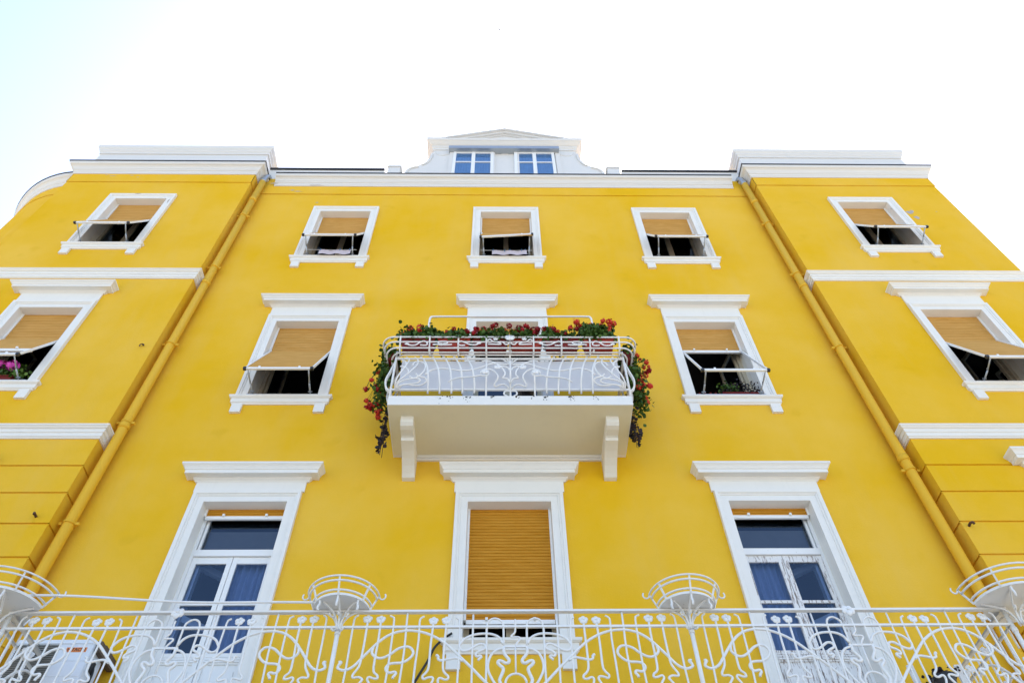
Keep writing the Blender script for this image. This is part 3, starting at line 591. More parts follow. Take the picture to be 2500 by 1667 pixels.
UR={'bars':[[(-1.278,-0.9,9.96),(-1.238,-0.9,9.886),(-1.199,-0.913,9.816),(-1.133,-1.001,9.576),(-1.103,-1.03,9.414),(-1.092,-0.996,9.267),(-1.091,-0.9,9.112)],[(-1.118,-0.9,9.954),(-1.069,-0.9,9.859),(-1.033,-0.943,9.739),(-0.984,-1.011,9.538),(-0.957,-1.03,9.389),(-0.938,-0.972,9.234),(-0.937,-0.9,9.112)],[(-0.967,-0.9,9.968),(-0.928,-0.9,9.887),(-0.89,-0.913,9.817),(-0.832,-1.001,9.577),(-0.802,-1.03,9.414),(-0.781,-0.972,9.234),(-0.779,-0.9,9.112)],[(-0.815,-0.9,9.962),(-0.777,-0.9,9.887),(-0.739,-0.923,9.792),(-0.685,-1.0,9.578),(-0.657,-1.03,9.414),(-0.636,-0.943,9.208),(-0.637,-0.9,9.112)],[(-0.655,-0.9,9.982),(-0.618,-0.9,9.887),(-0.58,-0.922,9.793),(-0.531,-1.0,9.578),(-0.501,-1.03,9.415),(-0.477,-0.972,9.235),(-0.479,-0.9,9.113)],[(-0.327,-0.912,9.82),(-0.323,-1.0,9.579),(-0.321,-1.015,9.308),(-0.323,-0.943,9.208),(-0.323,-0.9,9.083)]],'curls':[[(-1.131,-1.026,9.355),(-1.102,-1.03,9.401),(-1.065,-1.028,9.441),(-0.987,-1.024,9.478),(-0.907,-1.023,9.486),(-0.785,-1.026,9.463),(-0.662,-1.029,9.434),(-0.534,-1.028,9.449),(-0.422,-1.019,9.504),(-0.302,-0.994,9.6),(-0.213,-0.978,9.645),(-0.114,-0.99,9.611),(-0.012,-0.986,9.623)],[(-0.387,-0.947,9.729),(-0.346,-0.937,9.755),(-0.28,-0.942,9.742),(-0.213,-0.97,9.668),(-0.147,-1.003,9.569),(-0.106,-1.022,9.488),(-0.074,-1.03,9.403),(-0.075,-1.025,9.346),(-0.099,-1.018,9.317),(-0.091,-1.012,9.3),(-0.051,-1.01,9.296),(-0.023,-1.001,9.276),(-0.009,-0.978,9.241)],[(-0.008,-1.029,9.436),(-0.033,-1.019,9.505),(-0.082,-1.011,9.541),(-0.131,-1.011,9.54),(-0.171,-1.017,9.513)],[(-0.823,-0.985,9.25),(-0.784,-1.0,9.275),(-0.713,-1.011,9.299),(-0.618,-1.016,9.312),(-0.498,-1.019,9.321),(-0.419,-1.024,9.341),(-0.371,-1.023,9.336),(-0.315,-1.023,9.336),(-0.291,-1.029,9.378),(-0.312,-1.029,9.435),(-0.357,-1.028,9.449),(-0.392,-1.03,9.415),(-0.395,-1.028,9.367)],[(-0.373,-1.028,9.442),(-0.317,-1.025,9.472),(-0.26,-1.027,9.457),(-0.203,-1.03,9.402),(-0.167,-1.023,9.336),(-0.175,-1.005,9.283),(-0.202,-0.978,9.241),(-0.214,-0.956,9.218),(-0.19,-0.94,9.206),(-0.146,-0.959,9.221),(-0.091,-0.964,9.226),(-0.043,-0.946,9.211),(-0.015,-0.909,9.192)],[(-1.526,-0.907,9.192),(-1.522,-0.982,9.246),(-1.495,-1.02,9.325),(-1.444,-1.027,9.454),(-1.407,-0.988,9.618),(-1.398,-0.913,9.815),(-1.448,-0.9,9.886)],[(-1.412,-0.995,9.596),(-1.435,-0.954,9.712),(-1.493,-0.929,9.776)],[(-1.514,-0.907,9.192),(-1.498,-0.982,9.246),(-1.438,-1.011,9.298),(-1.364,-1.029,9.377),(-1.309,-1.025,9.47),(-1.266,-0.995,9.597),(-1.265,-0.944,9.738),(-1.303,-0.9,9.859),(-1.334,-0.9,9.872)],[(-1.365,-1.03,9.388),(-1.372,-1.027,9.454),(-1.419,-1.016,9.519),(-1.487,-1.009,9.546)],[(-1.506,-0.907,9.192),(-1.489,-0.972,9.234),(-1.428,-0.996,9.267),(-1.341,-1.006,9.286),(-1.255,-1.014,9.307),(-1.202,-1.024,9.345),(-1.153,-1.029,9.44),(-1.15,-1.001,9.576),(-1.194,-0.962,9.689),(-1.255,-0.948,9.726),(-1.309,-0.963,9.688),(-1.327,-1.004,9.566)],[(-1.494,-0.907,9.192),(-1.473,-0.949,9.212),(-1.386,-0.964,9.225),(-1.291,-0.972,9.234),(-1.22,-0.982,9.247),(-1.197,-0.996,9.267),(-1.222,-1.008,9.29),(-1.294,-1.011,9.298),(-1.344,-1.021,9.33)],[(-1.474,-0.907,9.192),(-1.449,-0.949,9.212),(-1.386,-0.966,9.228),(-1.291,-0.955,9.217),(-1.196,-0.955,9.217),(-1.133,-0.977,9.24),(-1.11,-1.0,9.275),(-1.144,-1.014,9.307),(-1.217,-1.02,9.325),(-1.26,-1.028,9.371)]],'corner':[(-1.598,-0.914,9.814),(-1.561,-1.023,9.485),(-1.546,-1.014,9.307),(-1.548,-0.942,9.207),(-1.551,-0.9,9.165)],'flowers':[(-0.171,-1.017,9.513),(-0.336,-1.03,9.4)],'rack':[[(-1.43,9.935),(-1.394,9.908),(-1.311,9.908),(-1.25,9.97),(-1.194,9.998),(-1.153,9.957),(-1.155,9.911),(-1.195,9.904),(-1.245,9.912)],[(-1.071,9.916),(-1.013,9.923),(-0.946,9.907),(-0.938,9.937),(-0.99,9.943),(-0.996,9.978),(-0.951,9.992),(-0.884,9.985),(-0.872,9.95),(-0.923,9.937),(-0.929,9.913),(-0.847,9.916),(-0.805,9.923)],[(-0.622,9.906),(-0.696,9.906),(-0.723,9.951),(-0.684,9.999),(-0.615,9.958),(-0.547,9.917),(-0.472,9.917),(-0.431,9.952)],[(-0.319,10.0),(-0.282,10.042),(-0.231,9.987),(-0.181,9.976),(-0.131,9.946),(-0.139,9.925),(-0.222,9.929),(-0.306,9.932)],[(-0.189,9.98),(-0.106,9.98),(-0.072,9.932),(-0.039,9.925),(-0.009,9.96)]],'rflow':[(-0.009,10.043),(-0.21,10.028)],'rails':[(-0.604,10.104),(-0.6,10.006),(-0.596,9.89),(-0.593,9.795),(-0.59,9.729)],'hoop':[(-1.113,9.854),(-1.175,10.624),(-1.159,10.715),(-0.628,10.725)]}

# ------------------------------------------------------------------ lower balcony railing
rail=empty('balcony_railing',(.15,-1.2,4.65),'long white wrought iron railing with curling scrolls along the lower balcony','railing')
RY=-1.2;PX=[-4.504,-2.975,-1.467,.15,1.769,3.285,4.766]
mb=MB();P_=[(-4.504,0),(-4.504,RY),(4.766,RY),(4.766,0)]
zr=lambda x:5.692+.0016*x*x
mb.sweep([(-4.504,-.02),(-4.504,RY)]+[(x,RY) for x in(-3,-1.5,0,1.5,3)]+[(4.766,RY),(4.766,-.02)],[(-.022,5.685),(.022,5.685),(.022,5.705),(-.022,5.705)])
mb.build('handrail',M_iron,rail)
def rect_rail(name,z,hh,ww):
    mb=MB();mb.sweep(P_,[(-ww,z-hh),(ww,z-hh),(ww,z+hh),(-ww,z+hh)]);mb.build(name,M_iron,rail)
rect_rail('mid_rail',5.538,.010,.012);rect_rail('bottom_rail',4.76,.012,.014)
for x in(-4.504,-1.467,1.769,4.766):
    mb=MB();mb.tube([(x,RY,4.65),(x,RY,5.69)],.021,8);mb.tube([(x,RY,5.46),(x,RY,5.50)],.027,8);mb.build('post',M_iron,rail)
def halfbay(fn,flower_center,ret=False):
    def P(pts):return [fn(u,z) for u,z in pts]
    for i,b in enumerate(LR['baluster']):
        if ret and i in(1,4,6,9):continue
        pts=list(b)+[(b[-1][0]+.004,4.76)]
        mb=MB()
        if len(b)>8:mb.tube(P(cr([Vector((u,z)) for u,z in pts],3)),.0105,6)
        else:mb.tube(P(cr([Vector((u,z)) for u,z in pts],2)),.0095,6)
        mb.build('baluster',M_iron,rail)
    rr=[.010,.012,.0115,.015,.013,.012,.0125]
    for k,s in enumerate(LR['scroll']):
        if ret and k in(1,2,3):continue
        mb=MB();tp=None
        if k in(4,5):tp=lambda t:1.0 if t<.86 else (1.35-abs(t-.93)*8 if t<.985 else .6)
        mb.tube(P(cr([Vector((u,z)) for u,z in s],4)),rr[k],6,tp);mb.build('scroll',M_iron,rail)
    for u,z in LR['flower']:
        mb=MB();p=fn(u,z);rosette(mb,p,.045,5,.35,.31);mb.build('flower',M_iron,rail)
for ci,wl,wr,fl in((1,PX[1]-PX[0],PX[2]-PX[1],True),(3,PX[3]-PX[2],PX[4]-PX[3],False),(5,PX[5]-PX[4],PX[6]-PX[5],True)):
    c=PX[ci]
    for sg,wd in((-1,wl),(1,wr)):
        halfbay(lambda u,z,sg=sg,wd=wd:(c+sg*u*wd/1.619,RY,z),fl)
    mb=MB();st=[Vector((c+u,RY,z)) for u,z in LR['stub']]
    mb.tube(cr(st,4),.0095,6);mb.tube([(c,RY,5.337),(c,RY,5.087)],.008,6)
    mb.bar((c-.115,RY,5.341),(c+.115,RY,5.341),.014,.018)
    mb.tube([(c+.092*math.cos(a),RY,5.0+.087*math.sin(a)) for a in [2*math.pi*k/24 for k in range(25)]],.0105,6)
    mb.build('medallion',M_iron,rail)
    if fl:
        mb=MB();rosette(mb,(c,RY-.01,5.685),.062,5,.35,.9);mb.build('flower',M_iron,rail)
for x in(-4.504,4.766):
    halfbay(lambda u,z,x=x:(x,RY+u*1.19/1.619,z),False,True)
# plant baskets on the posts
def basket(x,y,r0,a0,a1,name='plant_basket'):
    tray=MB();n=28;A=[R(a0+(a1-a0)*k/n) for k in range(n+1)]
    rim=[(x+r0*math.cos(a),y+r0*math.sin(a)) for a in A]
    for z,rev in((5.712,False),(5.722,True)):
        tray.q([(px,py,z) for px,py in (rim if not rev else rim[::-1])])
    for a,b in zip(rim,rim[1:]):tray.q([(*a,5.706),(*b,5.706),(*b,5.73),(*a,5.73)])
    b=tray.build('plant_basket',M_ironrust,rail)
    for rr,z,tk in((r0*1.04,5.752,.010),(r0*1.2,5.825,.010),(r0*1.27,5.862,.009)):
        h=MB();h.tube([(x+rr*math.cos(a),y+rr*math.sin(a),z) for a in A],tk,6);h.build('hoop',M_iron,b)
    s=MB()
    for t in(.0,.2,.5,.8,1.0):
        a=R(a0+(a1-a0)*t);ca,sa=math.cos(a),math.sin(a)
        s.bar((x+r0*ca,y+r0*sa,5.715),(x+r0*1.27*ca,y+r0*1.27*sa,5.87),.016,.012)
        if t in(0,1):
            e=Vector((x+r0*1.27*ca,y+r0*1.27*sa,5.862));d=Vector((ca,sa,0))
            s.tube([e+d*(.03*(1-math.cos(k*.55)))+Vector((0,0,-.035*math.sin(k*.55)+.0)) for k in range(8)],.008,6)
    s.build('basket_stay',M_iron,b)
    k=MB()
    for t in(.0,.25,.5,.75,1.0):
        a=R(a0+(a1-a0)*t);ca,sa=math.cos(a),math.sin(a);
        k.tube(cr([(x+.02*ca,y+.02*sa,5.50),(x+.03*ca,y+.03*sa,5.58),(x+.09*ca,y+.09*sa,5.66),(x+r0*.8*ca,y+r0*.8*sa,5.708)],3),.010,6)
        if t in(.25,.5,.75):
            k.tube(cr([(x+r0*.95*ca,y+r0*.95*sa,5.715),(x+r0*.93*ca,y+r0*.93*sa,5.67),(x+r0*.99*ca,y+r0*.99*sa,5.63),(x+r0*.93*ca,y+r0*.93*sa,5.60)],3),.011,6)
            k.tube(cr([(x+.03*ca,y+.03*sa,5.5),(x+.06*ca,y+.06*sa,5.485),(x+.085*ca,y+.085*sa,5.51)],3),.009,6)
            k.tube(cr([(x+.06*ca,y+.06*sa,5.63),(x+.1*ca,y+.1*sa,5.605),(x+.125*ca,y+.125*sa,5.63)],3),.009,6)
    k.build('basket_arm',M_iron,b)
basket(-1.467,RY,.262,-180,0);basket(1.769,RY,.262,-180,0)
basket(-4.56,RY-.06,.34,-270,0);basket(4.82,RY-.06,.34,-180,90)
# thin rod lying over two baskets
mb=MB();mb.tube(cr([(-4.47,-1.42,5.74),(-3.9,-1.36,5.77),(-2.9,-1.31,5.735),(-2.1,-1.29,5.745),(-1.55,-1.28,5.745)],4),.012,6)
tag(mb.build('metal_rod',M_iron),'thin white rod lying across the two left plant baskets above the railing','rod')
# ------------------------------------------------------------------ upper balcony railing
ur=empty('balcony_railing',(.149,-.9,9.0),'white belly shaped iron railing of the small flower balcony with planter rack','railing')
uc=.149;hx=1.585
mb=MB()
for z in(9.19,9.845):mb.sweep([(uc-hx,-.02),(uc-hx,-.9),(uc+hx,-.9),(uc+hx,-.02)],[(-.012,z-.012),(.012,z-.012),(.012,z+.012),(-.012,z+.012)])
mb.build('cross_rail',M_iron,ur)
for sg in(-1,1):
    for b in UR['bars']:
        mb=MB();mb.tube(cr([(uc+sg*x,y,z) for x,y,z in b],3),.0125,6)
        if b is not UR['bars'][5]:
            x,y,z=b[1];mb.ell((uc+sg*x,y,z),.018,.012,.04,6,4)
        else:
            mb.tube([(uc+sg*.327,-.905,9.82),(uc+sg*.327,-.93,9.95),(uc+sg*.33,-1.1,10.1)],.012,6);mb.tube([(uc+sg*.323,-.9,9.1),(uc+sg*.323,-.9,9.0)],.0125,6)
        mb.build('baluster',M_iron,ur)
    for c in UR['curls']:
        mb=MB();mb.tube(cr([(uc+sg*x,y,z) for x,y,z in c],3),.011,6);mb.build('scroll',M_iron,ur)
    for x,y,z in UR['flowers']:
        mb=MB();rosette(mb,(uc+sg*x,y-.01,z),.05,5);mb.build('flower',M_iron,ur)
    # corner posts and bulging corner bars
    mb=MB();mb.tube([(uc+sg*hx,-.9,9.0),(uc+sg*hx,-.9,10.0)],.016,8);mb.build('post',M_iron,ur)
    for dy in(.0,.04,.26,.5,.74):
        mb=MB();mb.tube(cr([(uc+sg*(hx+.0),-.88+dy,9.85),(uc+sg*(hx+.055),-.88+dy,9.6),(uc+sg*(hx+.095),-.88+dy,9.42),(uc+sg*(hx+.07),-.88+dy,9.26),(uc+sg*hx,-.88+dy,9.18)],4),.0125,6);mb.build('baluster',M_iron,ur)
    # lower centre leaf pair
    mb=MB();mb.tube(cr([(uc+sg*.01,-.905,9.16),(uc+sg*.07,-.92,9.14),(uc+sg*.085,-.92,9.08),(uc+sg*.04,-.91,9.05)],4),.011,6);mb.build('scroll',M_iron,ur)
mb=MB();mb.tube(cr([(uc,-.9,9.0),(uc,-.9,9.19),(uc,-1.0,9.32),(uc,-1.03,9.42),(uc,-.98,9.65),(uc,-.905,9.85),(uc,-1.0,9.98),(uc,-1.1,10.04)],3),.0135,6)
for a in(-.5,-.2,.2,.5):mb.tube(cr([(uc,-.97,9.64),(uc+a*.1,-.94,9.74),(uc+a*.28,-.92,9.84)],3),.008,6)
mb.build('post',M_iron,ur)
# rack for the planters: five rails with rounded corners on three sides
for off,z in((.20,10.085),(.175,10.005),(.14,9.915),(.07,9.905),(.03,9.895)):
    pts=[];rc=.16
    for cx_,sgx in((uc-hx,-1),(uc+hx,1)):
        cor=[(cx_-sgx*(rc-off)+sgx*rc*math.sin(a) ,-.9-off+rc-rc*math.cos(a)) for a in [R(k*15) for k in range(7)]]
        wallend=[(cx_+sgx*off,-.12)]
        if sgx<0:pts+=wallend+cor[::-1]
        else:pts+=cor+wallend
    mb=MB();mb.tube([(x,y,z) for x,y in pts],.0125,6);mb.build('rack_rail',M_iron,ur)
mb=MB()
for x in(-1.53,-.72,-.33,.33,.72,1.53,-1.12,1.12):
    mb.tube(cr([(uc+x,-.915,9.88),(uc+x,-1.03,9.90),(uc+x,-1.085,10.0),(uc+x,-1.105,10.1)],3),.012,6)
mb.build('rack_stay',M_iron,ur)
for sg in(-1,1):
    for p in UR['rack']:
        mb=MB();mb.tube(cr([(uc+sg*x,-1.095,z) for x,z in p],3),.010,6)
        if p is UR['rack'][0] or p is UR['rack'][2]:
            e=p[0] if p is UR['rack'][0] else p[-1];mb.ell((uc+sg*e[0],-1.095,e[1]),.035,.01,.02,6,4)
        mb.build('scroll',M_iron,ur)
    mb=MB();rosette(mb,(uc+sg*.20,-1.11,10.03),.036);mb.build('flower',M_iron,ur)
mb=MB();rosette(mb,(uc,-1.12,10.05),.075);mb.build('flower',M_iron,ur)
mb=MB();mb.tube(cr([(uc-1.12,-1.0,9.9),(uc-1.17,-1.0,10.2),(uc-1.172,-1.0,10.62),(uc-1.155,-1.0,10.69),(uc-1.10,-1.0,10.715),(uc-.6,-1.0,10.72),(uc+.6,-1.0,10.725),(uc+1.13,-1.0,10.725),(uc+1.19,-1.0,10.70),(uc+1.21,-1.0,10.63),(uc+1.21,-1.0,10.2),(uc+1.17,-1.0,9.9)],4),.0155,8);mb.build('hoop',M_iron,ur)
mb=MB()
for k in range(10):
    x0=uc-1.5+3.0*k/10;x1=uc-1.5+3.0*(k+1)/10;sag=.004*math.sin(k*1.7);sag2=.004*math.sin((k+1)*1.7)
    mb.q([(x0,-.872+sag,9.205),(x1,-.872+sag2,9.205),(x1,-.872-sag2,9.83+.004*math.sin(k+1)),(x0,-.872-sag,9.83+.004*math.sin(k))],True)
tag(mb.build('privacy_screen',M_panel),'pale grey sheet tied behind the bars of the flower balcony railing','screen')
# ------------------------------------------------------------------ plants
def leaf(mb,p,s,up=.5):
    d=Vector((random.gauss(0,1),random.gauss(0,1),random.gauss(0,1)+up)).normalized()
    a=d.orthogonal().normalized();a=(Matrix.Rotation(random.uniform(0,6.28),3,d)@a);b=d.cross(a)
    P=Vector(p);L=[(-.2,0,0),(.0,.5,.06),(.45,.62,0),(.85,.3,.05),(1,0,0),(.85,-.3,.05),(.45,-.62,0),(.0,-.5,.06)]
    mb.q([P+(a*x+b*y+d*z)*s for x,y,z in L])
def head(mb,p,r,n=18):
    P=Vector(p)
    for k in range(n):
        d=Vector((random.gauss(0,1),random.gauss(0,1),random.gauss(0,1))).normalized();c=P+d*r*random.uniform(.55,1)
        a=d.orthogonal().normalized();b=d.cross(a);s=r*random.uniform(.3,.45)
        mb.q([c+a*s,c+(a*.3+b*.9)*s+d*s*.2,c-a*s*.7+b*.5*s,c-(a*.8+b*.4)*s,c+(a*.2-b)*s+d*s*.2])
def planter_box(mb,x0,x1,y0,y1,z0,z1):
    t=.012;e=.018
    i=len(mb.v)
    A=[(x0+e,y0+e,z0),(x1-e,y0+e,z0),(x1-e,y1-e,z0),(x0+e,y1-e,z0)];B=[(x0,y0,z1),(x1,y0,z1),(x1,y1,z1),(x0,y1,z1)]
    mb.q(A[::-1])
    for k in range(4):mb.q([A[k],A[(k+1)%4],B[(k+1)%4],B[k]])
    mb.box(x0-.006,x1+.006,y0-.006,y0+.012,z1-.025,z1);mb.box(x0-.006,x1+.006,y1-.012,y1+.006,z1-.025,z1)
    mb.box(x0-.006,x0+.012,y0+.012,y1-.012,z1-.025,z1);mb.box(x1-.012,x1+.006,y0+.012,y1-.012,z1-.025,z1)
    mb.q([(x0+.01,y0+.01,z1-.02),(x1-.01,y0+.01,z1-.02),(x1-.01,y1-.01,z1-.02),(x0+.01,y1-.01,z1-.02)])
GB='red planters of geraniums on the flower balcony'
def flowerbox(x0,x1,y0,y1,z0,label,heads,nl,hh,mat=M_fred,trail=None,lean=0,hr=.042,pm=M_pot,group=GB):
    r=empty('geranium_planter',((x0+x1)/2,(y0+y1)/2,z0),label,'planter',group)
    mb=MB();planter_box(mb,x0,x1,y0,y1,z0,z0+.16);mb.build('planter_box',pm,r)
    lf=MB()
    clumps=[(random.uniform(x0+.03,x1-.03),random.uniform(y0+.03,y1-.03),random.uniform(.55,1.15)) for _ in range(12)]
    for _ in range(int(nl*3.9)):
        cx_,cy_,ch=random.choice(clumps);t=random.random()**.8
        leaf(lf,(cx_+random.gauss(0,.055),cy_+random.gauss(0,.04)-.05*(1-t),z0+.13+1.2*hh*ch*t+random.gauss(0,.015)),random.uniform(.028,.052))
    if trail:
        for (tx,ty,tz,rx,ry,rz,n) in trail:
            for _ in range(int(n*1.9)):leaf(lf,(random.gauss(tx,rx),random.gauss(ty,ry),random.gauss(tz,rz)),random.uniform(.028,.052),-.3)
    st=MB()
    for hx_,hy,hz,_m in heads:
        st.tube(cr([(hx_*.5+(x0+x1)/2*.5,(y0+y1)/2,z0+.12),(hx_*.8+(x0+x1)/2*.2,hy,z0+.12+(hz-z0-.12)*.6),(hx_,hy,hz)],3),.003,4)
    lf.build('foliage',M_leaf,r);st.build('stalks',M_leaf,r)
    for hx_,hy,hz,m_ in heads:
        h=MB();head(h,(hx_,hy,hz),hr*random.uniform(.85,1.35),38);h.build('flower_head',m_,r)
    return r
random.seed(21)
def px(p):return uc+(p-1190)*.00160                # along the rack
specs=[(240,530,'leftmost red planter in the rack with a bushy geranium reaching furthest left',[(290,10.50,1),(365,10.46,1),(380,10.43,1),(300,10.36,1)],300,.30),
 (560,840,'second planter from the left in the rack with dark crimson geraniums under the tube hoop',[(585,10.36,0),(620,10.37,0),(690,10.40,0),(680,10.38,0),(795,10.37,0),(805,10.33,0),(740,10.27,1)],210,.20),
 (865,1165,'planter left of centre in the rack with crimson geraniums before the window',[(890,10.42,0),(935,10.44,0),(1015,10.38,0),(1030,10.5,0),(1060,10.49,0),(1105,10.40,0),(1140,10.33,1),(1120,10.31,1)],250,.22),
 (1200,1470,'planter right of centre in the rack crowned by a row of crimson geraniums',[(1185,10.36,0),(1255,10.34,0),(1310,10.46,0),(1335,10.44,0),(1365,10.45,0),(1405,10.43,0),(1445,10.45,0),(1440,10.39,0)],260,.22),
 (1500,1790,'second planter from the right in the rack with round crimson geranium balls',[(1510,10.37,0),(1500,10.31,0),(1580,10.40,0),(1640,10.34,0),(1700,10.43,0),(1740,10.44,1),(1790,10.46,1),(1815,10.45,1)],220,.22),
 (1838,2100,'rightmost red planter in the rack with the tallest scarlet geranium',[(1870,10.50,1),(1925,10.50,1),(1945,10.44,1),(2010,10.55,1),(2015,10.52,1),(2050,10.64,1),(2095,10.52,1),(2105,10.46,1),(2140,10.56,1)],330,.38)]
for k,(a,b,lab,hd,nl,hh) in enumerate(specs):
    heads=[(px(x),-1.0+random.gauss(0,.05),z-.03,(M_fred,M_fsc)[m_]) for x,z,m_ in hd]
    heads+=[(px(random.uniform(a,b)),-1.0+random.gauss(0,.05),random.uniform(10.22,10.36+.1*(k==5)),M_fsc if k in(0,5) else M_fred) for _ in range(6)]
    flowerbox(px(a),px(b),-1.075,-.905,9.925,lab,heads,nl,hh,pm=M_pot if k%2==0 else M_terra)
for sg,lab in((-1,'red planter hung on the left end of the balcony rack with trailing scarlet geranium'),(1,'red planter hung on the right end of the balcony rack with thick trailing scarlet geranium')):
    xe=uc+sg*(hx+.10);y0,y1=-.84,-.36
    hs=[]
    for _ in range(20 if sg<0 else 30):
        zz=random.uniform(9.2,10.0) if sg<0 else random.uniform(9.45,10.25)
        hs.append((xe+sg*random.uniform(.08,.30),random.uniform(-.8,-.25),zz,M_fsc if random.random()<.6 else M_fred))
    tr=[(xe+sg*.03,-.74,10.08,.05,.10,.07,80),(xe+sg*.07,-.58,9.86,.05,.13,.17,230),(xe+sg*.11,-.5,9.5,.06,.12,.13,110 if sg<0 else 150)]
    flowerbox(xe-.075,xe+.075,y0,y1,9.925,lab,hs,140,.12,trail=tr,hr=.036)
def ivy(sg,label,n,zlo):
    mb=MB();x0=uc+sg*(hx+.03)
    for k in range(n):
        t=random.random();z=9.25-t*(9.25-zlo)
        leaf(mb,(x0+sg*(.03+abs(random.gauss(0,.045))*(1.15-t)+.05*math.sin(t*9)*t),-.45+.1*math.sin(t*5)+random.gauss(0,.06),z),random.uniform(.035,.06),-.2)
    st=MB()
    for q in range(3):st.tube(cr([(x0+sg*.03*q,-.5+.05*q,9.5),(x0+sg*(.05+.02*q),-.46,9.1),(x0+sg*(.04+.03*q),-.42,zlo+.05*q)],4),.004,4)
    r=empty('ivy_plant',(x0,-.45,9.2),label,'plant','dark trailing plants at the ends of the flower balcony')
    mb.build('foliage',M_leafd,r);st.build('stalks',M_leafd,r)
ivy(-1,'dark trailing plant hanging down past the left end of the balcony slab',70,8.42)
ivy(1,'dark trailing plant hanging down past the right end of the balcony slab',85,8.6)
def potplant(name,x,y,z,r,hh,nl,potm,lm,label,cat,heads=(),fm=None,grp=None):
    e=empty(name,(x,y,z),label,cat,grp)
    pm=MB();n=14;i0=len(pm.v)
    ring=lambda rr,zz:[(x+rr*math.cos(2*math.pi*k/n),y+rr*math.sin(2*math.pi*k/n),zz) for k in range(n)]
    rs=[ring(r*.7,z),ring(r*.98,z+r*1.3),ring(r*1.08,z+r*1.3),ring(r*1.08,z+r*1.6),ring(r*.9,z+r*1.55)]
    pm.q(rs[0][::-1])
    for a,b in zip(rs,rs[1:]):
        for k in range(n):pm.q([a[k],a[(k+1)%n],b[(k+1)%n],b[k]],True)
    pm.q(rs[-1]);pm.build('pot',potm,e)
    lf=MB()
    for _ in range(nl):leaf(lf,(x+random.gauss(0,r*.75),y+random.gauss(0,r*.7),z+r*1.5+hh*random.random()),random.uniform(.025,.045))
    lf.build('foliage',lm,e)
    for hx_,hy,hz in heads:
        h=MB();head(h,(hx_,hy,hz),.035,20);h.build('flower_head',fm,e)
    return e
potplant('potted_plant',px(700),-.70,9.72,.115,.08,50,M_pot,M_leaf,'round dark red pot with sparse leaves under the rack on the left','pot plant')
potplant('potted_plant',px(1635),-.70,9.72,.125,.08,60,M_pot,M_leaf,'round dark red pot with scarlet flowers under the rack on the right','pot plant',[(px(1740),-.72,9.95),(px(1780),-.7,9.97)],M_fsc)
potplant('petunia_pot',px(1330),-.55,9.42,.13,.16,120,M_black,M_leafd,'purple petunias in a black pot in front of the balcony window','pot plant',[(px(1260),-.6,9.72),(px(1340),-.62,9.74),(px(1365),-.6,9.70),(px(1140),-.58,9.72)],M_fpur)
potplant('potted_plant',px(370),-.55,9.0,.10,.14,80,M_black,M_leafd,'dark leafy plant on the floor at the left corner of the flower balcony','pot plant')
potplant('potted_plant',px(1960),-.55,9.0,.10,.14,80,M_black,M_leafd,'dark leafy plant on the floor beside the orange pot','pot plant')
potplant('flower_pot',px(2085),-.72,9.0,.07,.02,10,M_terra,M_leafd,'small orange red pot on the floor at the right balcony corner','flower pot')
mb=MB();xa,xb=px(1610),px(1890)
for k in range(9):
    t=k/8;mb.bar((xa+(xb-xa)*t,-.62,9.0),(xa+(xb-xa)*t,-.62,9.24),.012,.012)
for z in(9.01,9.09,9.17,9.24):mb.bar((xa,-.62,z),(xb,-.62,z),.012,.014);mb.bar((xa,-.3,z),(xb,-.3,z),.012,.014)
for x in(xa,xb):
    for z in(9.01,9.09,9.17,9.24):mb.bar((x,-.62,z),(x,-.3,z),.012,.014)
mb.q([(xa,-.62,9.006),(xb,-.62,9.006),(xb,-.3,9.006),(xa,-.3,9.006)])
tag(mb.build('slatted_crate',M_black),'black slatted crate standing on the flower balcony floor','crate')
# flower box inside the left side bay window
mz=10.05;x0=CL+.02
e=flowerbox(x0-.35,x0+.24,RP-.02,RP+.14,mz,'window box with magenta geraniums in the left side bay window',[(x0-.3,RP-.05,mz+.42,M_fpink),(x0-.06,RP-.06,mz+.36,M_fpink),(x0+.15,RP-.05,mz+.34,M_fpink),(x0-.33,RP-.06,mz+.20,M_fpink),(x0-.24,RP-.06,mz+.20,M_fpink),(x0-.02,RP+.02,mz+.40,M_fpink)],230,.28,hr=.075,pm=M_pot,group=None)
lf=MB()
for _ in range(50):leaf(lf,(x0+.26+random.gauss(0,.06),RP-.02+random.gauss(0,.05),mz+.10+random.random()*.15),random.uniform(.03,.05))
lf.build('pale_foliage',M_leafl,e)
# plant box in the window with the open shutter frame
x0=CX[2]+.12
e=empty('window_box',(x0,.04,10.05),'long red window box with dark plants behind the open shutter frame','window box')
mb=MB();planter_box(mb,x0-.22,x0+.32,-.02,.12,10.05,10.15);mb.build('planter_box',M_pot,e)
lf=MB()
for _ in range(330):
    t=random.random();leaf(lf,(x0-.2+.55*t+random.gauss(0,.02),.02+random.gauss(0,.05),10.13+random.random()*(.18+.10*math.sin(t*3))),random.uniform(.018,.034))
lf.build('foliage',M_leafd,e)
lf=MB()
for _ in range(150):leaf(lf,(x0-.12+random.gauss(0,.07),.0+random.gauss(0,.04),10.2+random.random()*.12),random.uniform(.022,.04))
lf.build('green_foliage',M_leaf,e)
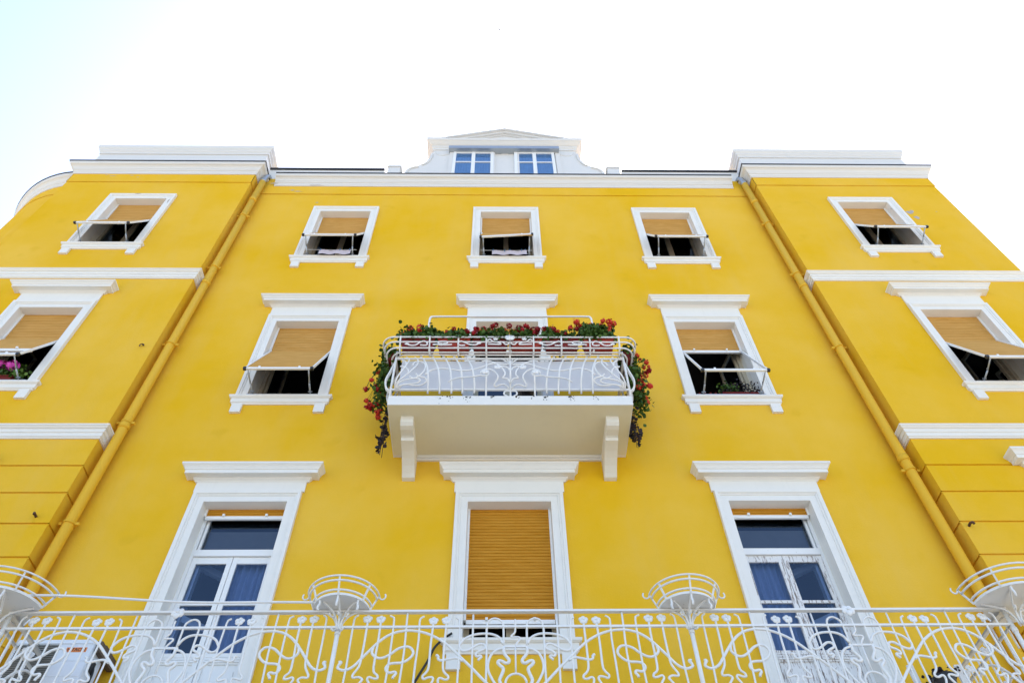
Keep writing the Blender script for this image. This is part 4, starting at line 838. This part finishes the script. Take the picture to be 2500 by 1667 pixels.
# washing on the sills of two top windows
def washing(cx,x0,x1,label,pegs):
    r=empty('washing',((x0+x1)/2,-.12,14.0),label,'washing','washing hung low across top floor windows')
    mb=MB();n=16
    for k in range(n):
        a=x0+(x1-x0)*k/n;b=x0+(x1-x0)*(k+1)/n;f=lambda x:-.12+.012*math.sin(x*23);s=lambda x:14.13-.012*math.sin((x-x0)/(x1-x0)*math.pi)
        mb.q([(a,f(a),13.98),(b,f(b),13.98),(b,f(b)*1.0,s(b)),(a,f(a)*1.0,s(a))],True)
    mb.build('cloth',M_cloth,r)
    l=MB();l.tube([(cx-.5,-.12,14.135),((x0+x1)/2,-.12,14.12),(cx+.5,-.12,14.135)],.004,5);l.build('line',M_frame,r)
    for x in pegs:
        p=MB();p.box(x-.006,x+.006,-.13,-.11,14.1,14.17);p.build('peg',M_peg,r)
washing(CX[1],-.14,.52,'lilac cloth pegged across the lower edge of the middle top window',(-.12,.1,.2,.42,.49))
washing(CX[0],-3.42,-2.82,'pale cloth folded over a line in the top window left of centre',(-3.4,-3.03,-2.85))
# ------------------------------------------------------------------ downpipes
def downpipe(x,label,zs):
    r=empty('downpipe',(x,-.12,4.0),label,'downpipe','yellow downpipes in the corners of the side bays')
    sg=1 if x<0 else -1
    mb=MB();mb.tube([(x,-.12,0.0),(x,-.12,17.02)],.068,14)
    for z in(5.6,9.25 if x<0 else 12.85,12.9 if x<0 else 8.62,16.1):mb.tube([(x,-.12,z),(x,-.12,z+.10)],.076,14)
    mb.build('pipe',M_pipe,r)
    mb=MB();mb.tube(cr([(x,-.12,17.02),(x,-.12,17.25),(x,-.06,17.45),(x,.1,17.55)],4),.062,12);mb.build('outlet_spout',M_zinc,r)
    for z in zs:
        c=MB();c.tube([(x,-.12,z-.016),(x,-.12,z+.016)],.079,14)
        for s in(-1,1):c.box(x+s*.10-.022,x+s*.10+.022,-.135,-.105,z-.018,z+.018)
        c.box(x-.012,x+.012,-.05,0,z-.012,z+.012);c.build('clamp',M_pipe,r)
downpipe(-5.21,'yellow downpipe beside the left side bay, above the wall fan unit',(15.43,13.46,11.16,9.37,7.61,6.0))
downpipe(5.45,'yellow downpipe beside the right side bay',(15.19,13.29,11.11,8.46,6.3))
# ------------------------------------------------------------------ air conditioner
ac=empty('air_conditioner',(-4.43,-.3,5.33),'white outdoor air conditioner unit with dark louvres behind the left railing','air conditioner')
mb=MB();mb.box(-4.82,-4.05,-.45,-.17,5.33,5.885);mb.box(-4.815,-4.055,-.458,-.45,5.84,5.88);mb.box(-4.052,-4.043,-.44,-.18,5.36,5.86)
mb.bar((-4.38,-.452,5.66),(-4.06,-.452,5.66),.003,.004);mb.bar((-4.38,-.452,5.5),(-4.06,-.452,5.5),.003,.004);mb.build('casing',M_acw,ac)
mb=MB();mb.box(-4.79,-4.39,-.454,-.448,5.36,5.83);mb.build('grille_back',M_acg,ac)
mb=MB()
for k in range(24):
    z=5.37+.019*k;mb.box(-4.79,-4.39,-.468,-.455,z,z+.006)
for x in(-4.69,-4.59,-4.49):mb.box(x-.004,x+.004,-.472,-.456,5.36,5.83)
mb.build('louvre',plain('grey_louvre',(.24,.23,.20),.5),ac)
mb=MB();mb.box(-4.30,-4.10,-.4535,-.4495,5.752,5.80);stk=mb.build('maker_plate',M_sticker,ac)
cu=bpy.data.curves.new('plate_lettering','FONT');cu.body='HITACHI';cu.size=.048;cu.align_x='CENTER';cu.align_y='CENTER';cu.offset=.0008
to=bpy.data.objects.new('tmp',cu);sc.collection.objects.link(to)
bpy.context.view_layer.update();me=bpy.data.meshes.new_from_object(to.evaluated_get(bpy.context.evaluated_depsgraph_get()));bpy.data.objects.remove(to)
me.name='plate_lettering';me.materials.clear();me.materials.append(M_ink)
lo=bpy.data.objects.new('plate_lettering',me);sc.collection.objects.link(lo);lo.parent=stk
lo.location=Vector((-4.20,-.4545,5.776))-WORLD[stk.name];lo.rotation_euler=(R(90),0,0);lo.scale=(.95,1,1)
mb=MB();mb.box(-4.85,-4.0,-.30,-.0,5.888,5.912);mb.box(-4.04,-3.99,-.42,-.02,5.78,5.886);mb.build('rusty_cover',M_acb,ac)
mb=MB()
for x in(-4.7,-4.17):mb.bar((x,0,5.31),(x,-.46,5.31),.03,.03);mb.bar((x,0,5.05),(x,-.4,5.3),.02,.02)
mb.build('wall_bracket',M_acb,ac)
mb=MB();mb.tube(cr([(-4.046,-.3,5.7),(-4.02,-.3,5.6),(-4.03,-.28,5.45),(-4.0,-.2,5.3),(-4.02,-.1,5.1)],4),.012,6);mb.box(-4.046,-4.035,-.36,-.28,5.6,5.72);mb.build('hose',M_ink,ac)
# ------------------------------------------------------------------ small things on the walls
mb=MB();mb.tube(cr([(-.50,-.09,6.16),(-.58,-.06,6.12),(-.68,-.05,6.02),(-.74,-.05,5.87),(-.856,-.05,5.64),(-1.05,-.05,5.2),(-1.1,-.05,4.7)],4),.014,6)
tag(mb.build('cable',M_cable),'black cable drooping from the sill of the closed shutter window','cable')
for (x,z,lab,big) in((-5.52,10.93,'rusty iron ring hook on the left side bay beside the downpipe',0),(-5.545,7.6,'rusty iron stub in the grooved lower wall of the left side bay',1),(5.664,7.43,'rusty iron stub in the grooved lower wall of the right side bay',1)):
    r=MB();y=RP
    if big:r.tube(cr([(x,y,z),(x,y-.05,z+.005),(x+.01,y-.075,z-.005),(x+.02,y-.08,z-.03)],4),.016,8)
    else:r.tube([(x,y,z+.02),(x,y-.03,z+.02)],.009,6);r.tube([(x+.032*math.sin(a),y-.035,z-.012+.032*math.cos(a)) for a in [R(-150+k*25) for k in range(11)]],.008,6)
    tag(r.build('wall_hook',M_hook),lab,'hook','iron hooks in the side bay walls')
wr=[o for o in bpy.data.objects if o.name.startswith('wall')]
mb=MB();random.seed(5)
for cx_,cz,rx,rz in((8.42,15.46,.075,.06),(8.50,15.52,.05,.05),(8.48,15.25,.06,.07),(8.1,15.62,.02,.015)):
    pts=[]
    for k in range(11):
        a=2*math.pi*k/11;q=random.uniform(.65,1.15);pts.append((cx_+rx*q*math.cos(a),RP-.002,cz+rz*q*math.sin(a)))
    mb.q(pts)
mb.build('bare_plaster_patch',M_plaster,bld)
# chipped paint along cornice, frieze and two window heads
mb=MB()
def chip(cx_,cz,rx,rz,Y):
    pts=[]
    for k in range(13):
        a=2*math.pi*k/13;q=random.uniform(.45,1.25);pts.append((cx_+rx*q*math.cos(a),Y,cz+rz*q*math.sin(a)))
    mb.q(pts)
for cx_,cz,rx,rz,Y in((-4.05,17.075,.20,.022,-.0325),(-5.0,17.13,.10,.03,-.045),(-4.55,16.86,.06,.02,-.0145),(-4.4,16.80,.10,.02,-.0145),(-8.55,17.0,.05,.012,RP-.0145),(-8.4,16.95,.07,.014,RP-.0145),(-8.0,16.98,.05,.012,RP-.0145),(-7.85,16.9,.03,.01,RP-.0145),
  (-6.79,15.78,.022,.09,RP-.024),(-7.5,16.03,.07,.012,RP-.058),(7.2,16.13,.05,.012,RP-.003),(-3.9,16.3,.03,.018,-.003),(9.0,15.5,.03,.012,RP-.003)):chip(cx_,cz,rx,rz,Y)
mb.build('paint_chip',M_plaster,bld)
# folded frame and black pot behind the right end of the railing
ch=MB()
for x,dx in((3.97,.05),(4.43,.04)):ch.bar((x,-.62,5.47),(x+dx,-.58,4.66),.06,.022)
r=empty('folding_rack',(4.2,-.6,4.65),'two white flat uprights of a folded rack behind the right railing','rack');ch.build('upright',M_frame,r)
ch=MB();ch.bar((4.0,-.6,5.0),(4.46,-.6,5.0),.02,.02);ch.bar((4.0,-.6,4.75),(4.46,-.6,4.75),.02,.02);ch.build('crossbar',M_frame,r)
ch=MB()
for x in(3.965,4.425):
    for z in(5.44,5.41):ch.ell((x,-.635,z),.012,.006,.012,6,4)
ch.build('bolt',M_ink,r)
potplant('potted_plant',4.17,-.75,5.12,.10,.06,60,M_black,M_leafd,'squat black pot of dark plant behind the right end of the railing','pot plant')
mb=MB();mb.bar((4.17,-.75,4.65),(4.17,-.75,5.12),.03,.03);mb.box(4.05,4.29,-.87,-.63,5.09,5.115);mb.box(4.07,4.27,-.85,-.65,4.652,4.68)
tag(mb.build('plant_stand',M_black),'black plant stand under the squat pot at the right railing','plant stand')
# ------------------------------------------------------------------ birds high in the sky
def bird(p,s,yaw,label):
    mb=MB();q=Matrix.Rotation(yaw,3,'Z');c=Vector(p)
    T=lambda v:c+q@(Vector(v)*s)
    mb.ell(c,.09*s,.5*s,.08*s,8,6,q)
    for sg in(-1,1):
        a=[T((sg*.06,.16,.02)),T((sg*.55,.02,.12)),T((sg*1.0,-.35,.1)),T((sg*.5,-.16,.1)),T((sg*.06,-.1,.0))]
        mb.q(a);mb.q([x-Vector((0,0,.012*s)) for x in a[::-1]])
    mb.q([T((-.03,-.4,0)),T((.03,-.4,0)),T((.16,-.8,.01)),T((0,-.65,.01)),T((-.16,-.8,.01))])
    tag(mb.build('bird',M_bird),label,'bird','birds in the sky')
bird((-.05,13.5,80.2),.3,.6,'tiny dark bird highest in the white sky above the dormer')
bird((10.7,15.0,70.6),.18,2.0,'tiny dark bird lower in the sky right of the dormer')
